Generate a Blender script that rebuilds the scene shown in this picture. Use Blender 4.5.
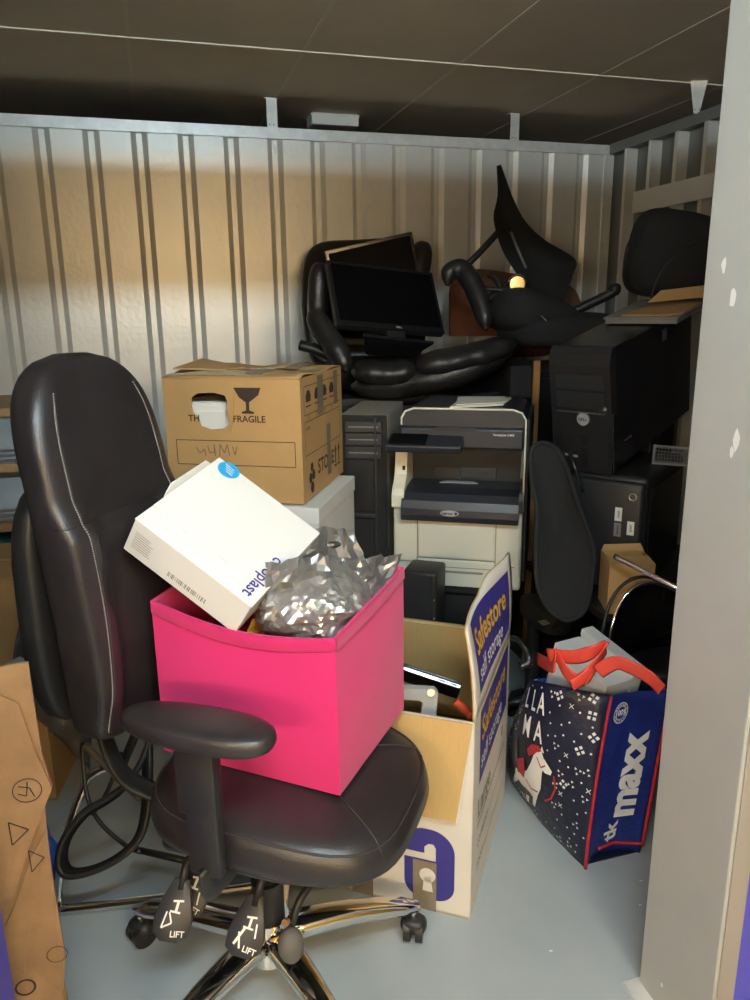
import bpy, bmesh, math, random
from math import sin, cos, pi, radians, sqrt
from mathutils import Vector, Matrix, noise

for o in list(bpy.data.objects): bpy.data.objects.remove(o)
SC = bpy.context.scene
COL = SC.collection
RNG = random.Random(7)

# ------------------------------------------------------------------ camera
FPX, CAM_H = 750.0, 1.42
PITCH, YAW, ROLL = radians(14.3), radians(16.0), radians(-0.7)
FW = Vector((sin(YAW)*cos(PITCH), cos(YAW)*cos(PITCH), -sin(PITCH)))
_r0 = Vector((cos(YAW), -sin(YAW), 0)); _u0 = _r0.cross(FW)
RT = _r0*cos(ROLL) + _u0*sin(ROLL); UP = -_r0*sin(ROLL) + _u0*cos(ROLL)
CAM = Vector((0, 0, CAM_H))
cd = bpy.data.cameras.new('camera'); cam = bpy.data.objects.new('camera', cd); COL.objects.link(cam)
cd.sensor_fit = 'VERTICAL'; cd.sensor_height = 24.0; cd.lens = 24.0*FPX/1000.0
cd.clip_start = 0.02
Mc = Matrix((RT, UP, -FW)).transposed().to_4x4(); Mc.translation = CAM
cam.matrix_world = Mc
SC.camera = cam

# ------------------------------------------------------------------ world, exposure
w = bpy.data.worlds.new('world'); SC.world = w; w.use_nodes = True
w.node_tree.nodes['Background'].inputs[0].default_value = (0.9, 0.93, 1.0, 1)
w.node_tree.nodes['Background'].inputs[1].default_value = 0.05
SC.view_settings.view_transform = 'Standard'; SC.view_settings.look = 'None'
SC.view_settings.gamma = 1.0; SC.view_settings.use_curve_mapping = False
SC.view_settings.exposure = -0.22
LAMP_COOL = (0.70, 0.90, 1.0, 1); LAMP_COOL_W = 235.0
LAMP_WARM = (1.0, 0.77, 0.45, 1); LAMP_WARM_W = 215.0
LAMP_FILL = (1.0, 0.86, 0.66, 1); LAMP_FILL_W = 180.0

# ------------------------------------------------------------------ helpers
def P(px, py, d):
    """photo pixel at a known distance along the optical axis -> point in metres"""
    return CAM + (FW*FPX + RT*(px-375) - UP*(py-500))*(d/FPX)

def lin(c):
    if isinstance(c, str):
        c = [int(c[i:i+2], 16)/255 for i in (1, 3, 5)]
    return tuple((x/12.92 if x <= 0.04045 else ((x+0.055)/1.055)**2.4) for x in c)

def mat(name, col, rough=0.5, metal=0.0, var=0.0, vscale=8.0, bump=0.0, bscale=60.0, spec=0.5, coat=0.0, alpha=1.0, trans=0.0, sheen=0.0, stretch=None):
    m = bpy.data.materials.new(name); m.use_nodes = True
    nt = m.node_tree; b = nt.nodes['Principled BSDF']
    c = lin(col)
    b.inputs['Base Color'].default_value = (*c, 1)
    b.inputs['Roughness'].default_value = rough
    b.inputs['Metallic'].default_value = metal
    b.inputs['Specular IOR Level'].default_value = spec
    b.inputs['Coat Weight'].default_value = coat
    b.inputs['Alpha'].default_value = alpha
    b.inputs['Transmission Weight'].default_value = trans
    b.inputs['Sheen Weight'].default_value = sheen
    tc = nt.nodes.new('ShaderNodeTexCoord'); src = tc.outputs['Object']
    if stretch:
        mp = nt.nodes.new('ShaderNodeMapping'); mp.inputs['Scale'].default_value = stretch
        nt.links.new(src, mp.inputs['Vector']); src = mp.outputs['Vector']
    if var > 0:
        n = nt.nodes.new('ShaderNodeTexNoise'); n.inputs['Scale'].default_value = vscale
        n.inputs['Detail'].default_value = 6; n.inputs['Roughness'].default_value = 0.6
        nt.links.new(src, n.inputs['Vector'])
        r = nt.nodes.new('ShaderNodeValToRGB')
        r.color_ramp.elements[0].position = 0.3; r.color_ramp.elements[1].position = 0.7
        r.color_ramp.elements[0].color = (*[max(0, x*(1-var)) for x in c], 1)
        r.color_ramp.elements[1].color = (*[min(1, x*(1+var)) for x in c], 1)
        nt.links.new(n.outputs['Fac'], r.inputs['Fac']); nt.links.new(r.outputs['Color'], b.inputs['Base Color'])
    if bump > 0:
        n2 = nt.nodes.new('ShaderNodeTexNoise'); n2.inputs['Scale'].default_value = bscale; n2.inputs['Detail'].default_value = 4
        nt.links.new(src, n2.inputs['Vector'])
        bp = nt.nodes.new('ShaderNodeBump'); bp.inputs['Strength'].default_value = bump; bp.inputs['Distance'].default_value = 0.01
        nt.links.new(n2.outputs['Fac'], bp.inputs['Height']); nt.links.new(bp.outputs['Normal'], b.inputs['Normal'])
    return m

def emis(name, col, strength):
    m = bpy.data.materials.new(name); m.use_nodes = True; nt = m.node_tree
    nt.nodes.remove(nt.nodes['Principled BSDF'])
    e = nt.nodes.new('ShaderNodeEmission'); e.inputs[0].default_value = col; e.inputs[1].default_value = strength
    nt.links.new(e.outputs[0], nt.nodes['Material Output'].inputs[0]); return m

M = {}
M['galv'] = mat('galvanised_panel', '#dedbd3', 0.38, 0.28, var=0.04, vscale=5, bump=0.12, bscale=40)
M['galv_bright'] = mat('galvanised_trim', '#e6e6e2', 0.35, 0.3, var=0.1, vscale=20)
M['galv_dark'] = mat('galvanised_back_shaded', '#7f807f', 0.55, 0.2, var=0.05, vscale=6)  # darker grey; on the right wall's pans it paints in their grazing shade
M['ceil'] = mat('ceiling_board', '#d8cebc', 0.75, var=0.05, vscale=3, bump=0.05, bscale=200)
M['ceilbar'] = mat('ceiling_bar', '#ddd6c8', 0.6)
M['floor'] = mat('painted_concrete', '#a7b0b4', 0.3, var=0.06, vscale=4, bump=0.04, bscale=25)
M['post'] = mat('grey_post_paint', '#b6b5af', 0.4, var=0.04, vscale=6, bump=0.03)
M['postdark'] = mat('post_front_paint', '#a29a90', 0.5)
M['blue'] = mat('violet_blue_paint', '#5752c4', 0.45)
M['yellow'] = mat('yellow_wall_paint', '#e8b83a', 0.6)
M['leather'] = mat('black_leather', '#292526', 0.36, bump=0.12, bscale=350, spec=0.6, var=0.2, vscale=12)
M['leather2'] = mat('worn_black_leather', '#1e1c1d', 0.4, bump=0.2, bscale=60, var=0.2)
M['plastic'] = mat('black_plastic', '#222122', 0.45, bump=0.05, bscale=500)
M['plasticg'] = mat('charcoal_plastic', '#292a2d', 0.42)
M['satin'] = mat('black_gloss_plastic', '#1a1a1d', 0.25)
M['mesh'] = mat('black_mesh_fabric', '#1d1d1e', 0.85, bump=0.5, bscale=700)
M['fabric'] = mat('black_fabric', '#1f1f20', 0.9, bump=0.3, bscale=500)
M['stitch'] = mat('grey_thread', '#9b948c', 0.7)
M['seam'] = mat('seam_thread', '#34302f', 0.7)
M['chrome'] = mat('chrome', '#e6e3de', 0.09, 1.0)
M['steel'] = mat('brushed_steel', '#b9b9b6', 0.3, 0.9)
M['card'] = mat('cardboard', '#bd9763', 0.75, var=0.07, vscale=6, bump=0.08, bscale=20)
M['cardin'] = mat('cardboard_inside', '#c9a76c', 0.8, var=0.06, vscale=9, bump=0.15, bscale=30, stretch=(60, 60, 2))
M['cardgrey'] = mat('brown_parcel_card', '#a07a52', 0.7, var=0.22, vscale=9, bump=0.5, bscale=11)
M['carddark'] = mat('cardboard_print', '#3b2f25', 0.8)
M['white'] = mat('white_card', '#e9e7e2', 0.5, var=0.02, vscale=5)
M['offwhite'] = mat('white_storage_card', '#ddd6cb', 0.6, var=0.04, vscale=7, bump=0.05, bscale=20)
M['tape'] = mat('brown_packing_tape', '#8d7f6a', 0.25, spec=0.6, var=0.1, vscale=20)
M['cleartape'] = mat('clear_packing_tape', '#c9b48f', 0.15, var=0.15, vscale=30, bump=0.4, bscale=40)
M['pink'] = mat('hot_pink_fabric', '#d4206c', 0.8, bump=0.1, bscale=600, sheen=0.2)
M['foil'] = mat('silver_foil', '#c4c1be', 0.3, 0.75, var=0.08, vscale=6)
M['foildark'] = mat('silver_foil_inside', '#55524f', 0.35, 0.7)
M['yellowcard'] = mat('yellow_card', '#f0b420', 0.5)
M['purple'] = mat('indigo_print', '#3a3488', 0.5)
M['gold'] = mat('yellow_print', '#e8b435', 0.5)
M['printwhite'] = mat('white_print', '#f2efe9', 0.5)
M['cyan'] = mat('cyan_sticker', '#2ea6df', 0.4)
M['black'] = mat('black_ink', '#181716', 0.7)
M['greyink'] = mat('grey_ink', '#8b8983', 0.7)
M['pencil'] = mat('pencil_ink', '#7d6a4d', 0.8)
M['navy'] = mat('navy_woven_bag', '#191b33', 0.38, bump=0.35, bscale=45, var=0.12, vscale=20)
M['royal'] = mat('royal_blue_woven_bag', '#23337f', 0.35, bump=0.35, bscale=45, var=0.12, vscale=20)
M['red'] = mat('red_piping', '#b92b36', 0.5)
M['strap'] = mat('red_strap', '#e04a3a', 0.55, bump=0.1, bscale=300)
M['beige'] = mat('printer_beige', '#d9d5c3', 0.45)
M['towerside'] = mat('tower_side_beige', '#b3ac9b', 0.5)
M['beigeline'] = mat('printer_gap', '#8d8a7c', 0.6)
M['slate'] = mat('printer_slate', '#23262e', 0.4)
M['slatedark'] = mat('printer_recess', '#121317', 0.5)
M['screen'] = mat('monitor_screen', '#08080a', 0.55, spec=0.08)
M['greymetal'] = mat('grey_metal', '#77797c', 0.45, 0.3)
M['greylight'] = mat('light_grey_plastic', '#a9aaac', 0.5)
M['wood'] = mat('oak_edge', '#a87a4b', 0.55, var=0.15, vscale=10, stretch=(12, 12, 1))
M['woodshelf'] = mat('oak_shelf', '#b08a5e', 0.55, var=0.12, vscale=10, stretch=(1, 14, 14))
M['ply'] = mat('brown_plywood', '#643a24', 0.45, var=0.15, vscale=8)
M['clear'] = mat('clear_plastic', '#c3ccd2', 0.12, alpha=0.45)
M['bubble'] = mat('bubble_wrap', '#6f7274', 0.2, alpha=0.75, bump=0.9, bscale=40)
M['teal'] = mat('teal_plastic', '#1f5a5c', 0.5)
M['bluepl'] = mat('blue_plastic', '#2a57b4', 0.35)
M['bulb'] = mat('grey_rubber', '#5d5955', 0.7)
M['copper'] = mat('brass_screw', '#c49a6c', 0.35, 0.8)
M['greycard'] = mat('grey_board', '#8d8780', 0.6, var=0.1)
M['orange'] = mat('orange_red_plastic', '#b34a28', 0.5)

def link(o, parent=None):
    COL.objects.link(o)
    if parent is not None: o.parent = parent
    return o

def tag(o, label=None, cat=None, group=None, kind=None):
    if label: o['label'] = label
    if cat: o['category'] = cat
    if group: o['group'] = group
    if kind: o['kind'] = kind
    return o

def thing(name, label, cat, loc=(0, 0, 0), rotz=0.0, group=None, mtx=None):
    o = bpy.data.objects.new(name, None); o.empty_display_size = 0.05; link(o)
    if mtx is not None: o.matrix_world = mtx
    else:
        o.location = loc; o.rotation_euler = (0, 0, rotz)
    return tag(o, label, cat, group)

def frame(o, x, y):
    x = Vector(x).normalized(); y = Vector(y); y = (y - x*x.dot(y)).normalized(); z = x.cross(y)
    m = Matrix((x, y, z)).transposed().to_4x4(); m.translation = Vector(o); return m

def obj(name, me, m, parent=None, smooth=False, label=None):
    """me: bmesh or (verts, faces)"""
    d = bpy.data.meshes.new(name)
    if isinstance(me, tuple):
        d.from_pydata([tuple(v) for v in me[0]], [], me[1])
        bm = bmesh.new(); bm.from_mesh(d)
    else: bm = me
    bmesh.ops.recalc_face_normals(bm, faces=bm.faces)
    bm.to_mesh(d); bm.free()
    if smooth:
        for p in d.polygons: p.use_smooth = True
        if smooth == 'auto':
            d.set_sharp_from_angle(angle=radians(38))
    d.materials.append(M[m] if isinstance(m, str) else m)
    o = bpy.data.objects.new(name, d); link(o, parent)
    if label: o['label'] = label
    return o

def bx(bm, c, s, r=0.0, seg=2, rot=None):
    """bevelled box, centre c, full sizes s"""
    g = bmesh.ops.create_cube(bm, size=1.0)
    vs = g['verts']
    bmesh.ops.scale(bm, vec=Vector(s), verts=vs)
    if r > 0:
        es = list({e for v in vs for e in v.link_edges})
        g2 = bmesh.ops.bevel(bm, geom=es, offset=r, segments=seg, affect='EDGES', profile=0.5)
        vs = list({v for f in g2['faces'] for v in f.verts} | {v for v in vs if v.is_valid})
    mt = Matrix.Translation(Vector(c)) @ (rot.to_4x4() if rot is not None else Matrix())
    bmesh.ops.transform(bm, matrix=mt, verts=vs)
    return bm

def box(c, s, r=0.0, seg=2, rot=None):
    return bx(bmesh.new(), c, s, r, seg, rot)

def boxb(lo, hi, r=0.0, seg=2):
    lo, hi = Vector(lo), Vector(hi)
    return box((lo+hi)/2, hi-lo, r, seg)

def smoothpath(pts, n=6, cyc=False):
    pts = [Vector(p) for p in pts]; out = []
    N = len(pts)
    for i in range(N if cyc else N-1):
        p0 = pts[(i-1) % N] if (cyc or i > 0) else pts[i]
        p1, p2 = pts[i], pts[(i+1) % N]
        p3 = pts[(i+2) % N] if (cyc or i+2 < N) else p2
        for k in range(n):
            t = k/n
            out.append(0.5*((2*p1) + (p2-p0)*t + (2*p0-5*p1+4*p2-p3)*t*t + (3*p1-p0-3*p2+p3)*t**3))
    if not cyc: out.append(pts[-1])
    return out

def tube(bm, pts, r, n=8, cyc=False, flat=None, rz=None, up=None):
    """sweep; r scalar or per-point list; flat=(a,b) elliptical radii"""
    pts = [Vector(p) for p in pts]; N = len(pts); rings = []
    ref = Vector(up) if up is not None else None
    for i, p in enumerate(pts):
        a = pts[(i-1) % N] if (cyc or i > 0) else p
        b = pts[(i+1) % N] if (cyc or i < N-1) else p
        t = (b-a).normalized()
        if ref is None:
            ref = Vector((0, 0, 1)) if abs(t.z) < 0.9 else Vector((1, 0, 0))
        s = t.cross(ref)
        if s.length < 1e-5: s = t.orthogonal()
        s.normalize(); u = s.cross(t).normalized()
        if up is None: ref = u
        ra = r[i] if isinstance(r, (list, tuple)) else r
        fa, fb = flat if flat else (1, 1)
        rings.append([bm.verts.new(p + s*(cos(2*pi*k/n)*ra*fa) + u*(sin(2*pi*k/n)*ra*fb)) for k in range(n)])
    for i in range(N if cyc else N-1):
        A, B = rings[i], rings[(i+1) % N]
        for k in range(n):
            bm.faces.new((A[k], A[(k+1) % n], B[(k+1) % n], B[k]))
    if not cyc:
        bm.faces.new(rings[0]); bm.faces.new(list(reversed(rings[-1])))
    return bm

def tub(pts, r, n=8, cyc=False, flat=None, sm=0, up=None):
    if sm: pts = smoothpath(pts, sm, cyc)
    return tube(bmesh.new(), pts, r, n, cyc, flat, up=up)

def cyl(bm, a, b, r, n=16, r2=None):
    return tube(bm, [a, b], [r, r if r2 is None else r2], n)

def loft(bm, rings, cap=True, cyc=False):
    R = [[bm.verts.new(v) for v in ring] for ring in rings]
    n = len(R[0])
    for i in range(len(R) if cyc else len(R)-1):
        A, B = R[i], R[(i+1) % len(R)]
        for k in range(n): bm.faces.new((A[k], A[(k+1) % n], B[(k+1) % n], B[k]))
    if cap and not cyc:
        bm.faces.new(R[0]); bm.faces.new(list(reversed(R[-1])))
    return bm

def spow(x, e): return math.copysign(abs(x)**e, x)

def cushion(c, s, e1=0.5, e2=0.5, nu=28, nv=16, warp=None, rot=None):
    """superellipsoid centre c, half sizes s"""
    rings = []
    for i in range(1, nv):
        ph = -pi/2 + pi*i/nv; ring = []
        for j in range(nu):
            th = 2*pi*j/nu
            v = Vector((s[0]*spow(cos(ph), e1)*spow(cos(th), e2), s[1]*spow(cos(ph), e1)*spow(sin(th), e2), s[2]*spow(sin(ph), e1)))
            if warp: v = warp(v)
            if rot is not None: v = rot @ v
            ring.append(Vector(c)+v)
        rings.append(ring)
    return loft(bmesh.new(), rings)

def prism(poly, t, S=None):
    """poly 2-D (u,v) extruded by t along w; S maps (u,v,w)->point"""
    if S is None: S = lambda u, v, w: Vector((u, v, w))
    bm = bmesh.new()
    A = [bm.verts.new(S(u, v, 0)) for u, v in poly]; B = [bm.verts.new(S(u, v, t)) for u, v in poly]
    bm.faces.new(A); bm.faces.new(list(reversed(B)))
    n = len(poly)
    for k in range(n): bm.faces.new((A[k], A[(k+1) % n], B[(k+1) % n], B[k]))
    return bm

def plane_map(o, u, v):
    o, u, v = Vector(o), Vector(u).normalized(), Vector(v).normalized(); n = u.cross(v)
    return lambda a, b, c=0.0: o + u*a + v*b + n*c

# --- flat print -------------------------------------------------
def text2d(s, size, pos=(0, 0), rot=0.0, bold=0.0, align='CENTER', sx=1.0, shear=0.0):
    cu = bpy.data.curves.new('t', 'FONT'); cu.body = s; cu.size = size; cu.align_x = align; cu.align_y = 'CENTER'
    cu.offset = bold*size; cu.resolution_u = 3; cu.shear = shear
    o = bpy.data.objects.new('t', cu); COL.objects.link(o)
    dg = bpy.context.evaluated_depsgraph_get()
    me = bpy.data.meshes.new_from_object(o.evaluated_get(dg))
    V = [(v.co.x*sx, v.co.y) for v in me.vertices]; Fs = [list(p.vertices) for p in me.polygons]
    bpy.data.objects.remove(o); bpy.data.curves.remove(cu); bpy.data.meshes.remove(me)
    c, s_ = cos(rot), sin(rot)
    return ([(pos[0]+x*c-y*s_, pos[1]+x*s_+y*c) for x, y in V], Fs)

def poly2d(pts): return ([tuple(p) for p in pts], [list(range(len(pts)))])
def rect2d(u0, v0, u1, v1): return poly2d([(u0, v0), (u1, v0), (u1, v1), (u0, v1)])
def disc2d(c, r, n=20, ry=None): return poly2d([(c[0]+r*cos(2*pi*k/n), c[1]+(ry or r)*sin(2*pi*k/n)) for k in range(n)])
def ring2d(c, r0, r1, n=28, a0=0, a1=2*pi):
    V = []; Fs = []
    for k in range(n+1):
        a = a0+(a1-a0)*k/n
        V += [(c[0]+r0*cos(a), c[1]+r0*sin(a)), (c[0]+r1*cos(a), c[1]+r1*sin(a))]
        if k: Fs.append([2*k-2, 2*k-1, 2*k+1, 2*k])
    return V, Fs
def line2d(p, q, wd):
    dx, dy = q[0]-p[0], q[1]-p[1]; L = sqrt(dx*dx+dy*dy) or 1; nx, ny = -dy/L*wd/2, dx/L*wd/2
    return poly2d([(p[0]+nx, p[1]+ny), (p[0]-nx, p[1]-ny), (q[0]-nx, q[1]-ny), (q[0]+nx, q[1]+ny)])
def lines2d(pts, wd): return [line2d(pts[i], pts[i+1], wd) for i in range(len(pts)-1)]
def frame2d(u0, v0, u1, v1, wd): return lines2d([(u0, v0), (u1, v0), (u1, v1), (u0, v1), (u0, v0)], wd)

def refine(items, maxlen):
    out = []
    for vs, fs in items:
        bm = bmesh.new(); V = [bm.verts.new((u, v, 0)) for u, v in vs]
        for f in fs:
            try: bm.faces.new([V[i] for i in f])
            except ValueError: pass
        bmesh.ops.triangulate(bm, faces=bm.faces)
        for _ in range(4):
            es = [e for e in bm.edges if e.calc_length() > maxlen]
            if not es: break
            bmesh.ops.subdivide_edges(bm, edges=es, cuts=1, use_grid_fill=False)
            bmesh.ops.triangulate(bm, faces=bm.faces)
        bm.verts.index_update()
        out.append(([(v.co.x, v.co.y) for v in bm.verts], [[v.index for v in f.verts] for f in bm.faces])); bm.free()
    return out

def decal(name, items, S, m, parent, off=0.0008, label=None):
    if name.startswith('llama') or name == 'gusset_lettering': items = refine(items, 0.012)
    V = []; Fs = []
    for vs, fs in items:
        b = len(V); V += [S(u, v, off) for u, v in vs]; Fs += [[b+i for i in f] for f in fs]
    d = bpy.data.meshes.new(name); d.from_pydata([tuple(v) for v in V], [], Fs)
    d.materials.append(M[m]); o = bpy.data.objects.new(name, d); link(o, parent)
    if label: o['label'] = label
    return o

def struct(name, me, m, parent=None, smooth=False):
    o = obj(name, me, m, parent, smooth); o['kind'] = 'structure' if parent is None else o.get('kind', '')
    if parent is not None: del o['kind']
    return o

def copy_tree(src, parent=None):
    c = src.copy(); COL.objects.link(c); c.parent = parent
    for ch in list(src.children): copy_tree(ch, c)
    return c

# ================================================================== THE ROOM
BACK_Y, RIGHT_X, WALL_H, CEIL_Z = 3.6, 2.31, 2.2, 2.32
JX0, JX1, JY0, JY1 = -0.30, 0.90, 0.905, 1.11
struct('floor', boxb((-3.0, -4.1, -0.06), (4.5, 6.0, 0.0)), 'floor')
# ceiling: slab, boards and bars
ceil = struct('ceiling', boxb((-3.0, -4.1, CEIL_Z+0.012), (4.5, 6.0, CEIL_Z+0.05)), 'ceil')
tile_proto = None
for ix in range(-3, 8):
    for iy in range(-2, 4):
        x0 = 0.0+0.605*ix - (0.605); y0 = 2.96+1.2*iy
        if x0 < -2.5 or x0 > 4.2 or y0+1.2 > 6.0: continue
        if tile_proto is None:
            tile_proto = obj('ceiling_board', boxb((0.006, 0.003, 0), (0.599, 1.197, 0.012)), 'ceil', ceil)
            o = tile_proto
        else:
            o = tile_proto.copy(); link(o, ceil)
        o.location = (x0, y0, CEIL_Z)
for iy in range(-1, 3):
    obj('ceiling_bar', boxb((-3.0, 2.96+1.2*iy-0.006, CEIL_Z-0.004), (4.5, 2.96+1.2*iy+0.006, CEIL_Z+0.014)), 'ceilbar', ceil)
for ix in range(-3, 7):
    obj('ceiling_joint', boxb((0.605*ix-0.007, 0.5, CEIL_Z-0.0015), (0.605*ix+0.007, 6.0, CEIL_Z+0.013)), 'ceilbar', ceil)

# back wall: backing sheet + pressed panels
wb = struct('wall_back', boxb((-1.25, BACK_Y+0.034, 0), (RIGHT_X+0.05, BACK_Y+0.038, WALL_H)), 'galv_dark')
PITCH_R = 0.193
def panel_mesh():
    g = 0.015; f = 0.0195; land = 0.0125
    prof = [(-PITCH_R/2, 0), (-PITCH_R/2+0.0, 0)]
    # groove pair centred on the panel edge: land half, groove, pan, groove, land half
    h = PITCH_R/2
    prof = [(-h, g), (-h+0.012, g), (-h+0.034, 0.0), (h-0.034, 0.0), (h-0.012, g), (h, g)]
    bm = bmesh.new()
    ring = [(x, y) for x, y in prof] + [(x, y+0.0015) for x, y in reversed(prof)]
    loft(bm, [[Vector((x, y, z)) for x, y in ring] for z in (0.0, WALL_H-0.04)])
    return bm
proto = None
for k in range(-4, 15):
    xc = -0.375 + PITCH_R*(k+0.5)
    if xc > RIGHT_X-0.02: break
    if proto is None: proto = obj('wall_panel', panel_mesh(), 'galv', wb); o = proto
    else: o = proto.copy(); link(o, wb)
    o.location = (xc, BACK_Y, 0)
tr = struct('trim_1', boxb((-1.25, BACK_Y-0.014, WALL_H-0.045), (RIGHT_X-0.012, BACK_Y+0.03, WALL_H)), 'galv_bright')
tr2 = struct('trim_2', boxb((-1.25, BACK_Y-0.03, 0), (RIGHT_X, BACK_Y-0.001, 0.06)), 'galv_bright')
struct('trim_3', boxb((RIGHT_X-0.055, BACK_Y-0.012, 0.06), (RIGHT_X-0.006, BACK_Y-0.001, WALL_H-0.046)), 'galv_bright')
# right wall: flat pans coloured darker for grazing light with upstanding ribs and a rail
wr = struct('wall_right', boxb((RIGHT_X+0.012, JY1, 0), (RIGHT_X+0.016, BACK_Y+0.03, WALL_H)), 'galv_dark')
rib_proto = None
for k in range(12):
    y = 3.43 - 0.187*k
    if y < JY1+0.05: break
    if rib_proto is None:
        rib = prism([(0.0, -0.015), (-0.055, -0.012), (-0.055, 0.012), (0.0, 0.015)], WALL_H-0.045)
        rib_proto = obj('wall_rib', rib, 'galv', wr); o = rib_proto
    else: o = rib_proto.copy(); link(o, wr)
    o.location = (RIGHT_X+0.012, y, 0)
obj('wall_rail', boxb((RIGHT_X-0.05, JY1, 1.85), (RIGHT_X-0.038, 3.34, 1.945)), 'galv', wr)
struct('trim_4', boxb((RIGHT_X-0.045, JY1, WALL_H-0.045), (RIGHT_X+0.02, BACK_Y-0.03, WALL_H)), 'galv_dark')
struct('wall_left', boxb((-1.25, JY1, 0), (-1.2, BACK_Y, WALL_H)), 'galv')
struct('wall_far', boxb((-3.0, 5.95, 0), (4.5, 6.0, CEIL_Z)), 'galv_dark')
struct('wall_corridor', boxb((-3.0, -3.15, 0), (4.5, -3.10, CEIL_Z)), 'yellow')
struct('wall_corridor_side', boxb((-3.0, -1.1, 0), (-0.55, -1.05, CEIL_Z)), 'yellow')
# front wall: header, left jamb, right jamb post
wf = struct('wall_front', boxb((JX0-0.02, JY0, 2.05), (JX1+0.02, JY1, WALL_H)), 'post')
obj('jamb_panel', boxb((-3.0, JY0, 0), (JX0, JY0+0.02, WALL_H)), 'blue', wf)
obj('jamb_return', boxb((JX0-0.03, JY0+0.02, 0), (JX0, JY1-0.005, WALL_H)), 'blue', wf)
post = struct('trim_5', boxb((JX1, JY0, 0), (JX1+0.045, JY1, WALL_H), 0.003, 2), 'post')
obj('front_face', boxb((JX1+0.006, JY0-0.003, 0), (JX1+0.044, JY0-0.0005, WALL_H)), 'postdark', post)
obj('door_panel', boxb((JX1+0.045, JY0+0.002, 0), (4.5, JY0+0.03, WALL_H)), 'blue', wf)
obj('floor_flange', boxb((JX1-0.035, JY0, 0), (JX1+0.03, JY1+0.008, 0.004)), 'galv_bright', post)
struct('trim_6', boxb((1.25, JY1+0.002, 0), (RIGHT_X, JY1+0.03, 0.06)), 'galv_bright')

# ceiling hangers
def hanger(x, y, label, taper=False, side=False):
    t = thing('ceiling_hanger', label, 'bracket', (x, y, WALL_H), 0)
    wdt = 0.026
    if taper: pl = [(-0.035, CEIL_Z-WALL_H), (0.035, CEIL_Z-WALL_H), (0.012, -0.004), (-0.012, -0.004)]
    else: pl = [(-wdt+0.006, CEIL_Z-WALL_H), (wdt, CEIL_Z-WALL_H), (wdt, 0.0), (-wdt+0.006, 0.0)]
    ang = radians(20) if side else 0
    u = (cos(ang), -sin(ang), 0)
    obj('strap', prism(pl, 0.003, plane_map((0, 0, 0), u, (0, 0, 1))), 'galv_bright', t)
    bm = bmesh.new()
    for s in (-0.009, 0.009):
        p = Vector((u[0]*s, u[1]*s-0.001, 0.012)); cyl(bm, p, p+Vector((0, -0.003, 0)), 0.003, 8)
    obj('rivets', bm, 'greymetal', t)
    obj('top_fold', boxb((-0.03, 0.0, CEIL_Z-WALL_H-0.003), (0.03, 0.03, CEIL_Z-WALL_H)), 'galv_bright', t)
    return t
hanger(0.578, BACK_Y-0.004, 'bright metal strap hanger above the plain stretch of back wall over the taped brown carton')
hanger(1.75, BACK_Y-0.004, 'bright metal strap hanger on the back wall above the upturned mesh chair')
hanger(RIGHT_X-0.05, 2.93, 'tapered white metal hanger on the right side wall', True, True)
t = thing('junction_box', 'flat white box fixed to the ceiling behind the back wall', 'junction box', (0.915, 3.85, CEIL_Z))
obj('body', boxb((-0.115, -0.06, -0.052), (0.115, 0.06, 0.0), 0.006), 'white', t)
obj('lid', boxb((-0.118, -0.063, -0.012), (0.118, 0.063, -0.004), 0.002), 'white', t)

# corridor lamps (behind the camera) and one added fill
def batten(x, y, z, L, m, label, wall=False):
    t = thing('batten_light', label, 'ceiling light', (x, y, z))
    if wall:
        obj('housing', boxb((-L/2, -0.06, -0.04), (L/2, -0.03, 0.04), 0.004), 'white', t)
        obj('diffuser', boxb((-L/2+0.01, -0.03, -0.03), (L/2-0.01, 0.01, 0.03), 0.01), m, t)
    else:
        obj('housing', boxb((-L/2, -0.05, -0.018), (L/2, 0.05, 0.0), 0.003), 'white', t)
        obj('diffuser', boxb((-L/2+0.01, -0.014, -0.072), (L/2-0.01, 0.014, -0.018), 0.006), m, t)
    return t
batten(0.25, -0.17, CEIL_Z, 1.2, emis('lamp_cool', LAMP_COOL, LAMP_COOL_W), 'cool white batten light on the corridor ceiling before the doorway')
batten(0.55, -3.04, 2.0, 1.5, emis('lamp_warm', LAMP_WARM, LAMP_WARM_W), 'warm batten light high on the corridor end wall', True)
batten(-1.15, -0.99, 1.5, 0.9, emis('lamp_fill', LAMP_FILL, LAMP_FILL_W), 'added unseen warm white fill light on the yellow corridor side wall', True)  # added fill lamp, lifts the ceiling and the right side

# ================================================================== FOREGROUND CHAIR
def caster(parent, x, y, ang, m='plastic', r=0.029):
    c = cos(ang); s = sin(ang)
    bm = bmesh.new()
    for q in (-0.014, 0.014):
        ctr = Vector((x - s*q, y + c*q, r)); ax = Vector((-s, c, 0))*0.008
        cyl(bm, ctr-ax, ctr+ax, r, 20)
    wh = obj('caster', bm, m, parent, 'auto')
    bm = cushion((x, y, r+0.014), (0.031, 0.024, 0.019), 0.7, 0.8, 16, 8)
    obj('hood', bm, m, wh, True)
    bm = bmesh.new(); cyl(bm, (x, y, r+0.02), (x, y, r+0.06), 0.008, 10)
    obj('stem', bm, 'chrome', wh, 'auto')
    return wh

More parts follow.
